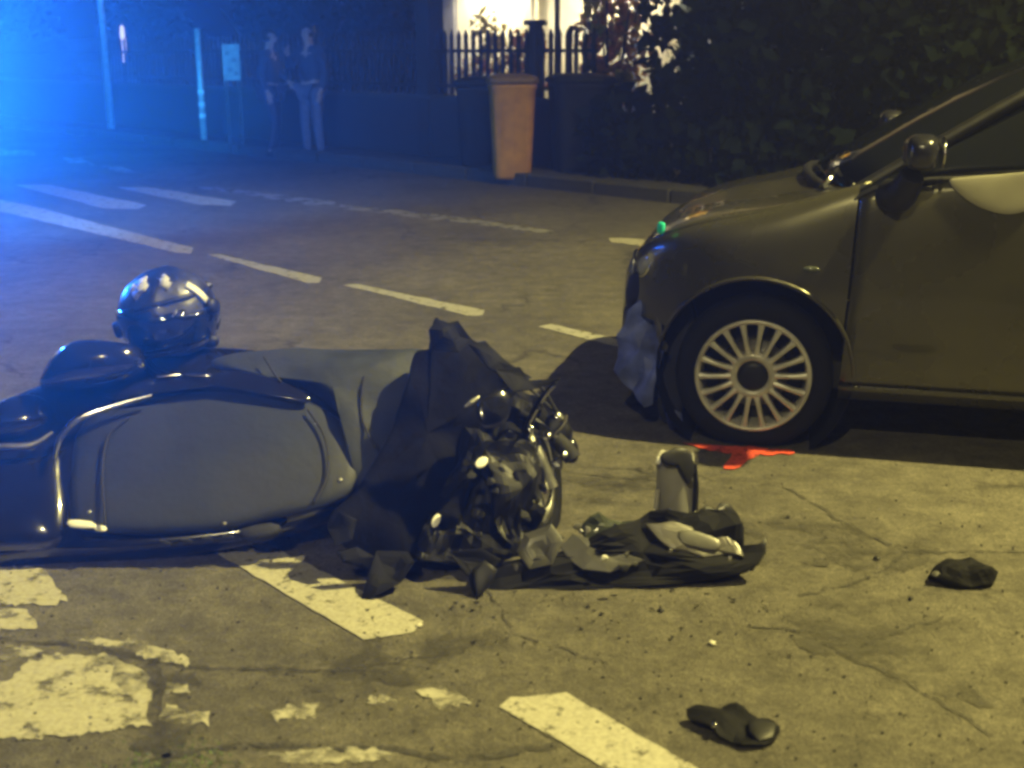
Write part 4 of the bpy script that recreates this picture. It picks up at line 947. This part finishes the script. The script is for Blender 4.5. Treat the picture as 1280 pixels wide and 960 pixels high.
for f_ in ((0, 1, 5, 4), (1, 2, 5), (2, 3, 4, 5), (3, 0, 4), (3, 2, 1, 0)): bm.faces.new([v[i] for i in f_])
rf = finish(bm, 'roof', M['rooftile'], ho, smooth=False); BOX('chimney', W_(4, 4, HH + 1.6), (.6, .6, 1.6), M['pillar'], rf)
def window(x, z, w_, h, sh=True):
    f_ = BOX('window', W_(x, -.015, z), (w_ + .12, .10, h + .12), M['whitewood'], ho)
    BOX('pane', W_(x - w_ / 4, -.075, z), (w_ / 2 - .04, .02, h - .06), M['carglass'], f_, bev=0); BOX('pane', W_(x + w_ / 4, -.075, z), (w_ / 2 - .04, .02, h - .06), M['carglass'], f_, bev=0)
    BOX('sill', W_(x, -.08, z - h / 2 - .08), (w_ + .3, .2, .05), M['kerb'], f_)
    if sh:
        for s_ in (-1, 1): BOX('shutter', W_(x + s_ * (w_ * .75 + .1), -.03, z), (w_ / 2, .05, h + .08), M['shutter'], ho)
for x in (2.2, 5.4, 8.6): window(x, 4.0, 1.0, 1.4)
for x in (6.4, 8.8): window(x, 1.5, 1.0, 1.4)
dr = BOX('door', W_(3.95, -.01, 1.12), (1.0, .10, 2.24), M['whitewood'], ho); BOX('door_panel', W_(3.95, -.07, 1.55), (.7, .03, .9), M['plaster'], dr); BOX('door_panel', W_(3.95, -.07, .55), (.7, .03, .7), M['plaster'], dr)
TUBE('downpipe', [Vector(W_(2.35, -.08, 0)), Vector(W_(2.35, -.08, 5.5))], .045, M['whitewood'], ho, 10, 0)
BOX('pilaster', W_(.22, -.04, 2.8), (.44, .10, 5.58), M['boardgrey'], ho)
# wall lantern above the frame
ln = thing('wall_lantern', 'lit wall lantern on the cream house front', 'lantern', (0, 0, 0))
hm = Matrix.Translation(hp0) @ Matrix.Rotation(RAh, 4, 'Z')
lp = hm @ Vector(W_(1.45, -.55, 2.75)); ln.location = lp
TUBE('bracket', [Vector((0, 0, .14)), (hm.to_3x3() @ Vector(W_(0, .25, .12))), (hm.to_3x3() @ Vector(W_(0, .5, 0)))], .014, M['iron'], ln, 8)
finish(lathe(bmesh.new(), [(0, .1), (.07, .08), (.10, -.08), (0, -.10)], 8), 'lamp_glass', M['lantern'], ln, smooth=False)
finish(lathe(bmesh.new(), [(0, .16), (.12, .10), (0, .10)], 8), 'hood', M['iron'], ln, smooth=False)
lo = light('lantern_light', 'SPOT', lp + Vector((0, 0, -.18)), 260, (1.0, .87, .58), spot_size=R(140), spot_blend=.35, shadow_soft_size=.09); lo.rotation_euler = (hm.to_3x3() @ Vector(W_(0, .75, -1))).to_track_quat('-Z', 'Y').to_euler(); 
lp2 = hm @ Vector(W_(4.0, -.7, 2.75)); l2 = thing('wall_lantern', 'lit wall lantern over the house door behind the shrub', 'lantern', lp2)
TUBE('bracket', [Vector((0, 0, .14)), (hm.to_3x3() @ Vector(W_(0, .35, .12))), (hm.to_3x3() @ Vector(W_(0, .64, 0)))], .014, M['iron'], l2, 8)
finish(lathe(bmesh.new(), [(0, .1), (.07, .08), (.10, -.08), (0, -.10)], 8), 'lamp_glass', M['lantern'], l2, smooth=False)
finish(lathe(bmesh.new(), [(0, .16), (.12, .10), (0, .10)], 8), 'hood', M['iron'], l2, smooth=False)
ll2 = light('lantern_light', 'SPOT', lp2 + Vector((0, 0, -.18)), 260, (1.0, .87, .58), spot_size=R(140), spot_blend=.35, shadow_soft_size=.09); ll2.rotation_euler = lo.rotation_euler
gp = D(736, 68, 14.4); gl = thing('shrub_fill_spot', 'small spotlight on a spike, added to light the rust shrub', 'lamp', (gp.x, gp.y, 0))
TUBE('fill_spot_spike', [Vector((0, 0, 0)), Vector((0, 0, 1.22))], .012, M['iron'], gl, 6, 0)
finish(lathe(bmesh.new(), [(0, 0), (.04, .0), (.06, .10), (.05, .10), (0, .04)], 16, Matrix.Translation((0, 0, 1.22)) @ Matrix.Rotation(R(-50), 4, 'X')), 'fill_spot_housing', M['iron'], gl)
g3 = light('shrub_fill_light', 'SPOT', gp + Vector((0, .05, 1.36)), 420, (1.0, .80, .40), spot_size=R(110), spot_blend=.5, shadow_soft_size=.04); g3.rotation_euler = Vector((.25, 1.2, .45)).to_track_quat('-Z', 'Y').to_euler()  # fill spot added to brighten the shrub leaves, its lamp is invented

# ================================================================== VEGETATION
def leaves(name, blobs, n, size, m, parent, seed=0, long=1.6):
    rg = np.random.default_rng(seed); cs = np.array([b[0] for b in blobs], float); rs = np.array([b[1] for b in blobs], float)
    wgt = (rs[:, 0] * rs[:, 1] * rs[:, 2]); idx = rg.choice(len(blobs), n, p=wgt / wgt.sum())
    d_ = rg.normal(size=(n, 3)); d_ /= np.linalg.norm(d_, axis=1)[:, None]; rad = rg.uniform(.55, 1.05, n) ** .6
    c_ = cs[idx] + d_ * rs[idx] * rad[:, None]
    a = rg.normal(size=(n, 3)); a /= np.linalg.norm(a, axis=1)[:, None]; b_ = np.cross(a, rg.normal(size=(n, 3))); b_ /= np.linalg.norm(b_, axis=1)[:, None]
    s_ = size * rg.uniform(.6, 1.4, n)[:, None]; L_ = a * s_ * long / 2; Wd = b_ * s_ / 2
    V = np.stack([c_ - L_, c_ - L_ * .1 + Wd, c_ + L_, c_ - L_ * .1 - Wd], 1).reshape(-1, 3)
    me = bpy.data.meshes.new(name); me.from_pydata(V.tolist(), [], (np.arange(n * 4).reshape(-1, 4)).tolist()); me.update()
    return link(name, me, m, parent)
def tree(label, px, y, h, blobs, n, size, m, name='evergreen_tree', cat='tree', group=None, seed=0, trunk=.16):
    p = D(px, 68, y); t = thing(name, label, cat, (p.x, p.y, 0), 0, group); rr = random.Random(seed)
    TUBE('trunk', [Vector((0, 0, 0)), Vector((.05, .03, h * .3)), Vector((-.03, .02, h * .6)), Vector((.02, 0, h * .92))], [trunk, trunk * .8, trunk * .5, trunk * .15], M['bark'], t, 10)
    for k in range(5):
        a = rr.uniform(0, 6.28); z = h * rr.uniform(.25, .6); l_ = h * .22
        TUBE('limb', [Vector((0, 0, z)), Vector((math.cos(a) * l_ * .5, math.sin(a) * l_ * .5, z + l_ * .3)), Vector((math.cos(a) * l_, math.sin(a) * l_, z + l_ * .8))], [trunk * .35, trunk * .25, .01], M['bark'], t, 6)
    bl_ = []
    for k in range(blobs):
        z = h * rr.uniform(.08, 1.0); w_ = h * .26 * (1 - abs(z / h - .4) * .8); a = rr.uniform(0, 6.28); q = rr.uniform(.1, .8) * w_
        s_ = rr.uniform(.35, .75) * h * .2; bl_.append(((math.cos(a) * q, math.sin(a) * q, z), (s_, s_, s_ * rr.uniform(.8, 1.3))))
    leaves('crown', bl_, n, size, m, t, seed); return t
gr = 'dark evergreens behind the car'
for i, (px, y, h, lb) in enumerate([(1010, 17.2, 4.6, 'dark evergreen tree behind the car bonnet, first right of the lit shrub'), (1090, 18.0, 5.6, 'tall dark evergreen above the base of the car windscreen'),
        (1190, 15.6, 5.2, 'dark evergreen above the car door mirror'), (1265, 14.6, 5.8, 'dark evergreen at the far right edge above the car roof')]):
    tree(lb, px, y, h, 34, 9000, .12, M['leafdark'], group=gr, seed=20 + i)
for i, (px, y, h, lb) in enumerate([(40, 33, 6.5, 'dim bluish tree at far left beyond the tall pole'), (210, 31, 6.0, 'dim tree rising behind the left stretch of picket fence'), (330, 29, 5.5, 'dim tree behind the standing people'), (455, 26, 5.6, 'dim dark tree left of the gate pillar')]):
    tree(lb, px, y, h, 26, 6000, .16, M['leafdark'], name='broadleaf_tree', group='trees beyond the left fence', seed=40 + i)
# hedge screen behind everything on the right (dense, continuous)
p0 = along(off_f, s_at(752, off_f)); he = thing('hedge', 'black hedge continuing the fence line behind the car', 'hedge', (p0.x, p0.y, 0), RA + math.pi)
hb = [((x, random.uniform(-.25, .25), z), (.5, .42, .42)) for x in np.arange(.1, 11, .42) for z in ((.3, .62) if x < 1.0 else (.4, .9, 1.4, 1.9, 2.4, 2.9))]
leaves('foliage', hb, 26000, .12, M['leafdark'], he, 77)
for k in range(10): TUBE('stem', [Vector((.4 + k * 1.1, 0, 0)), Vector((.45 + k * 1.1, .05, .8 if k == 0 else 2.3))], [.03, .02], M['bark'], he, 6, 0)
# lit rust/yellow shrub
p = D(762, 68, 15.6); sh = thing('ornamental_shrub', 'rust and yellow leaved shrub glowing against the lit wall', 'shrub', (p.x, p.y, 0))
for k in range(7):
    a = k * .9; TUBE('stem', [Vector((0, 0, 0)), Vector((math.cos(a) * .15, math.sin(a) * .15, .9)), Vector((math.cos(a) * .4, math.sin(a) * .4, 2.3))], [.03, .02, .008], M['bark'], sh, 6)
rr = random.Random(8)
leaves('foliage', [((rr.uniform(-.28, .42), rr.uniform(-.3, .3), rr.uniform(.9, 2.9)), (.22, .22, .26)) for _ in range(16)], 560, .08, M['leafrust'], sh, 5, 2.2)
leaves('new_leaves', [((rr.uniform(-.3, .3), rr.uniform(-.3, .3), rr.uniform(1.4, 2.9)), (.2, .2, .3)) for _ in range(10)], 420, .08, M['leafyellow'], sh, 6, 2.2)
for i, (px, y, h, m_, lb) in enumerate([(606, 18.3, 1.95, 'leafyellow', 'small yellow-green plant between the house corner and the fence'), (640, 18.0, 1.75, 'leafyellow', 'low bright leafy plant above the yellow bin'), (655, 17.2, 1.6, 'leafrust', 'low reddish plant right above the bin lid'), (590, 17.6, 1.2, 'leafrust', 'low brown plant behind the pickets left of the bin')]):
    p = D(px, 68, y); t = thing('garden_plant', lb, 'plant', (p.x, p.y, 0), 0, 'plants against the lit wall'); rr = random.Random(i)
    for k in range(6): TUBE('stem', [Vector((0, 0, 0)), Vector((rr.uniform(-.1, .1), rr.uniform(-.1, .1), h * .5)), Vector((rr.uniform(-.25, .25), rr.uniform(-.2, .2), h))], [.012, .009, .004], M['bark'], t, 5)
    leaves('foliage', [((rr.uniform(-.22, .22), rr.uniform(-.15, .15), h * rr.uniform(.55, 1)), (.12, .12, .16)) for _ in range(9)], 170, .06, M[m_], t, i, 2.6)
p = D(772, 68, 14.2); t = thing('pale_bush', 'pale leafy weed beside the wide black bin', 'plant', (p.x, p.y, 0))
for k in range(5): TUBE('stem', [Vector((0, 0, 0)), Vector((.05 * k - .1, .02, .5)), Vector((.08 * k - .16, 0, 1.1))], [.01, .008, .004], M['bark'], t, 5)
leaves('foliage', [((random.uniform(-.12, .12), 0, random.uniform(.75, 1.15)), (.09, .09, .10)) for _ in range(6)], 150, .06, M['leafyellow'], t, 3)

# ================================================================== PEOPLE
def person(label, px, y, rz, pose, top, legs_m, h=1.72):
    p = D(px, 68, y); t = thing('person', label, 'person', (p.x, p.y, .0), rz); k = h / 1.72
    J = dict(pelvis=(0, 0, .95), waist=(0, .01, 1.08), chest=(0, .0, 1.28), neck0=(0, .01, 1.43), neck=(0, -.01, 1.49), jaw=(0, -.03, 1.55), head=(0, -.02, 1.62), crown=(0, 0, 1.69),
             shL=(.17, 0, 1.40), elL=(.24, .03, 1.13), wrL=(.24, -.06, .90), shR=(-.17, 0, 1.40), elR=(-.24, .03, 1.13), wrR=(-.24, -.06, .90),
             hipL=(.09, 0, .90), knL=(.11, -.02, .50), anL=(.12, .02, .09), toL=(.14, -.15, .04), hipR=(-.09, 0, .90), knR=(-.11, -.02, .50), anR=(-.12, .02, .09), toR=(-.14, -.15, .04))
    J.update(pose)
    RD_ = dict(pelvis=(.15, .11), waist=(.13, .10), chest=(.16, .11), neck0=(.07, .06), neck=(.05, .055), jaw=(.055, .075), head=(.075, .095), crown=(.05, .065),
              shL=(.055, .055), elL=(.042, .042), wrL=(.028, .028), hipL=(.085, .085), knL=(.055, .06), anL=(.038, .042), toL=(.04, .03))
    E = [('pelvis', 'waist'), ('waist', 'chest'), ('chest', 'neck0'), ('neck0', 'neck'), ('neck', 'jaw'), ('jaw', 'head'), ('head', 'crown')]
    for s_ in 'LR': E += [('chest', 'sh' + s_), ('sh' + s_, 'el' + s_), ('el' + s_, 'wr' + s_), ('pelvis', 'hip' + s_), ('hip' + s_, 'kn' + s_), ('kn' + s_, 'an' + s_), ('an' + s_, 'to' + s_)]
    def skin(name, names, edges, extra_r, m, parent, add=None, root='pelvis'):
        V = [Vector(J[n]) * k for n in names]; rr_ = [RD_.get(n, RD_.get(n[:-1] + 'L')) for n in names]; rr_ = [(a * k + extra_r, b * k + extra_r) for a, b in rr_]
        ed = [(names.index(a), names.index(b)) for a, b in edges]
        if add:
            for a, pts in add:
                pi = names.index(a)
                for q, r_ in pts: V.append(V[names.index(a)] + Vector(q) if True else None); rr_.append((r_, r_)); ed.append((pi, len(V) - 1)); pi = len(V) - 1
        me = bpy.data.meshes.new(name); me.from_pydata([tuple(v_) for v_ in V], ed, []); me.update(); o = link(name, me, m, parent)
        md = o.modifiers.new('skin', 'SKIN'); md.use_smooth_shade = True
        sl_ = me.skin_vertices[0].data
        for i, r_ in enumerate(rr_): sl_[i].radius = r_; sl_[i].use_root = (i == names.index(root))
        ss = o.modifiers.new('sub', 'SUBSURF'); ss.levels = 1; ss.render_levels = 1
        return o
    names = list(J.keys()); add = []
    for s_, sg in (('L', 1), ('R', -1)):
        w_ = Vector(J['wr' + s_]); e_ = Vector(J['el' + s_]); dr_ = (w_ - e_).normalized(); sd = Vector((0, 1, 0)).cross(dr_); sd = sd.normalized() if sd.length > .1 else Vector((1, 0, 0)); fw = dr_.cross(sd)
        for f_, l_ in ((-1.5, .16), (-.5, .175), (.5, .18), (1.5, .165)):
            add.append(('wr' + s_, [(dr_ * .08 + fw * f_ * .018, .011), (dr_ * l_ * .8 + fw * f_ * .02 + sd * .01, .008), (dr_ * l_ + fw * f_ * .02 + sd * .025, .006)]))
        add.append(('wr' + s_, [(dr_ * .05 - fw * .04, .010), (dr_ * .10 - fw * .055, .008)]))
    add.append(('head', [((0, -.115, -.02), .012)]))
    body = skin('body', names, E, 0, M['skin'], t, add)
    skin('jacket', ['pelvis', 'waist', 'chest', 'neck0', 'shL', 'elL', 'wrL', 'shR', 'elR', 'wrR'], [('pelvis', 'waist'), ('waist', 'chest'), ('chest', 'neck0'), ('chest', 'shL'), ('shL', 'elL'), ('elL', 'wrL'), ('chest', 'shR'), ('shR', 'elR'), ('elR', 'wrR')], .018, top, body)
    skin('trousers', ['pelvis', 'hipL', 'knL', 'anL', 'hipR', 'knR', 'anR'], [('pelvis', 'hipL'), ('hipL', 'knL'), ('knL', 'anL'), ('pelvis', 'hipR'), ('hipR', 'knR'), ('knR', 'anR')], .014, legs_m, body)
    for s_ in 'LR':
        a = Vector(J['an' + s_]) * k; b_ = Vector(J['to' + s_]) * k; ELL('shoe', ((a + b_) / 2 + Vector((0, 0, -.02))), (.055, .14, .05), M['matte'], body)
    hd = Vector(J['head']) * k
    bm = bmesh.new(); ellipsoid(bm, hd + Vector((0, .018, .03)), (.088, .108, .098)); bmesh.ops.delete(bm, geom=[v_ for v_ in bm.verts if (v_.co.y - hd.y) < -.045 and v_.co.z < hd.z + .065 or v_.co.z < hd.z - .07], context='VERTS')
    finish(bm, 'hair', M['hair'], body)
    for sx in (-.03, .03): ELL('eye', hd + Vector((sx, -.093, .005)), (.010, .006, .007), M['matte'], body)
    return t
person('person in dark clothes standing with arms down at left of the pair by the fence', 336, 17.0, R(75), dict(elL=(.22, -.02, 1.14), wrL=(.16, -.20, 1.02), knR=(-.10, -.10, .52), anR=(-.10, .0, .09)), M['navy'], M['navy'], 1.70)
person('person in a dark jacket with one hand raised to the face, right of the pair', 387, 16.6, R(-35), dict(elR=(-.30, -.08, 1.18), wrR=(-.16, -.24, 1.36)), M['navy'], M['jeans'], 1.76)

# ================================================================== STREET LAMP (above the frame) AND EMERGENCY VAN (left of the frame)
lb_ = LAMP_POS + Vector((3.2, 2.2, 0)); sp = thing('street_lamp', 'tall street lamp on a curved arm reaching over the road beyond the car', 'street lamp', (lb_.x, lb_.y, 0))
d_ = LAMP_POS - lb_
TUBE('pole', [Vector((0, 0, 0)), Vector((0, 0, 3)), Vector((0, 0, 6.6)), Vector((d_.x * .15, d_.y * .15, 7.5)), Vector((d_.x * .6, d_.y * .6, 7.85)), Vector((d_.x * .93, d_.y * .93, 7.86))], [.10, .08, .06, .05, .04, .035], M['steel'], sp)
hd_ = ELL('lamp_head', Vector((d_.x, d_.y, 7.85)), (.36, .16, .10), M['steel'], sp, Matrix.Rotation(math.atan2(d_.y, d_.x), 4, 'Z'))
ELL('lens', Vector((d_.x, d_.y, 7.775)), (.24, .11, .035), M['lampglow'], hd_, Matrix.Rotation(math.atan2(d_.y, d_.x), 4, 'Z'))
lb2 = LAMP2_POS + Vector((-1.6, -.6, 0)); sp2 = thing('street_lamp', 'second tall street lamp standing behind the viewer on the near side', 'street lamp', (lb2.x, lb2.y, 0)); d2 = LAMP2_POS - lb2
TUBE('pole', [Vector((0, 0, 0)), Vector((0, 0, 3)), Vector((0, 0, 7.2)), Vector((d2.x * .3, d2.y * .3, 8.2)), Vector((d2.x * .93, d2.y * .93, 8.45))], [.10, .08, .06, .05, .04], M['steel'], sp2)
h2_ = ELL('lamp_head', Vector((d2.x, d2.y, 8.45)), (.36, .16, .10), M['steel'], sp2, Matrix.Rotation(math.atan2(d2.y, d2.x), 4, 'Z'))
ELL('lens', Vector((d2.x, d2.y, 8.375)), (.24, .11, .035), M['lampglow'], h2_, Matrix.Rotation(math.atan2(d2.y, d2.x), 4, 'Z'))
van = thing('emergency_van', 'white emergency van with blue flashers parked at the left', 'van', (BEACON_POS.x - .10, BEACON_POS.y + .95, 0), 0)
prof = [(-.12, .35), (-.06, .62), (-.14, .92), (-.22, 1.12), (-.75, 1.30), (-1.35, 1.98), (-1.75, 2.12), (-4.6, 2.16), (-4.75, 2.0), (-4.8, .4), (-4.3, .30), (-.4, .28)]
bm = bmesh.new(); rows = []
for y_, sc_ in ((-.90, .93), (-.95, 1), (.95, 1), (.90, .93)):
    rows.append([bm.verts.new(((x + 2.4) * (sc_ if abs(y_) < .93 or True else 1) - 2.4, y_, 1.2 + (z - 1.2) * sc_)) for x, z in prof])
K = len(prof)
for j in range(3):
    for k in range(K): bm.faces.new((rows[j][k], rows[j][(k + 1) % K], rows[j + 1][(k + 1) % K], rows[j + 1][k]))
bm.faces.new(rows[0][::-1]); bm.faces.new(rows[3]); vb = finish(bm, 'body', M['vanwhite'], van, smooth=False); mod_bevel(vb, .03, 3)
poly3('windscreen', [(-.80, -.78, 1.35), (-.80, .78, 1.35), (-1.33, .72, 1.95), (-1.33, -.72, 1.95)], M['carglass'], van, bulge=.02)
for sy in (-1, 1):
    poly3('side_window', [(-1.05, sy * .955, 1.32), (-2.0, sy * .955, 1.32), (-2.0, sy * .94, 1.88), (-1.45, sy * .94, 1.88)], M['carglass'], van, bulge=0)
    BOX('stripe', (-2.6, sy * .956, .95), (4.0, .006, .14), M['vanstripe'], van, bev=0)
    ELL('headlight', (-.17, sy * .66, .78), (.07, .16, .10), M['lens'], van)
    for xx in (-.95, -3.9): finish(lathe(bmesh.new(), [(0, -.11), (.22, -.11), (.33, -.10), (.34, 0), (.33, .10), (.22, .11), (0, .11)], 32, axis_mat((xx, sy * .84, .34), (0, 1, 0))), 'wheel', M['matte'], van)
BOX('front_bumper', (-.12, 0, .45), (.16, 1.75, .22), M['blackplastic'], van, bev=.03)
BOX('lightbar', (-1.9, 0, 2.19), (.3, 1.3, .1), M['bluelens'], van, bev=.02)
fl = BOX('flasher_base', (-.06, -.92, 1.10), (.12, .10, .05), M['blackplastic'], van)
finish(lathe(bmesh.new(), [(.0, -.03), (.035, -.03), (.038, .0), (.03, .035), (0, .045)], 16, Matrix.Translation((.05, -.95, 1.16))), 'flasher', M['bluelens'], van)

# ================================================================== HAZE
bm = boxm(bmesh.new(), (0, 14, 4.1), (60, 62, 10.4))
hz = finish(bm, 'lens_flare_haze', None, smooth=False); tag(hz, 'thin scattering volume added for the blue lens flare around the flashing beacon', 'lens_flare_haze', kind='stuff')
hm_ = bpy.data.materials.new('flare_haze'); hm_.use_nodes = True; t_ = hm_.node_tree  # scattering volume added to stand in for veiling flare in the lens
for n_ in list(t_.nodes):
    if n_.type != 'OUTPUT_MATERIAL': t_.nodes.remove(n_)
pv_ = t_.nodes.new('ShaderNodeVolumePrincipled'); pv_.inputs['Density'].default_value = .0105; pv_.inputs['Color'].default_value = (.9, .9, .9, 1)
pv_.inputs['Anisotropy'].default_value = 0.82
t_.links.new(pv_.outputs[0], [n_ for n_ in t_.nodes if n_.type == 'OUTPUT_MATERIAL'][0].inputs['Volume']); hz.data.materials.append(hm_)
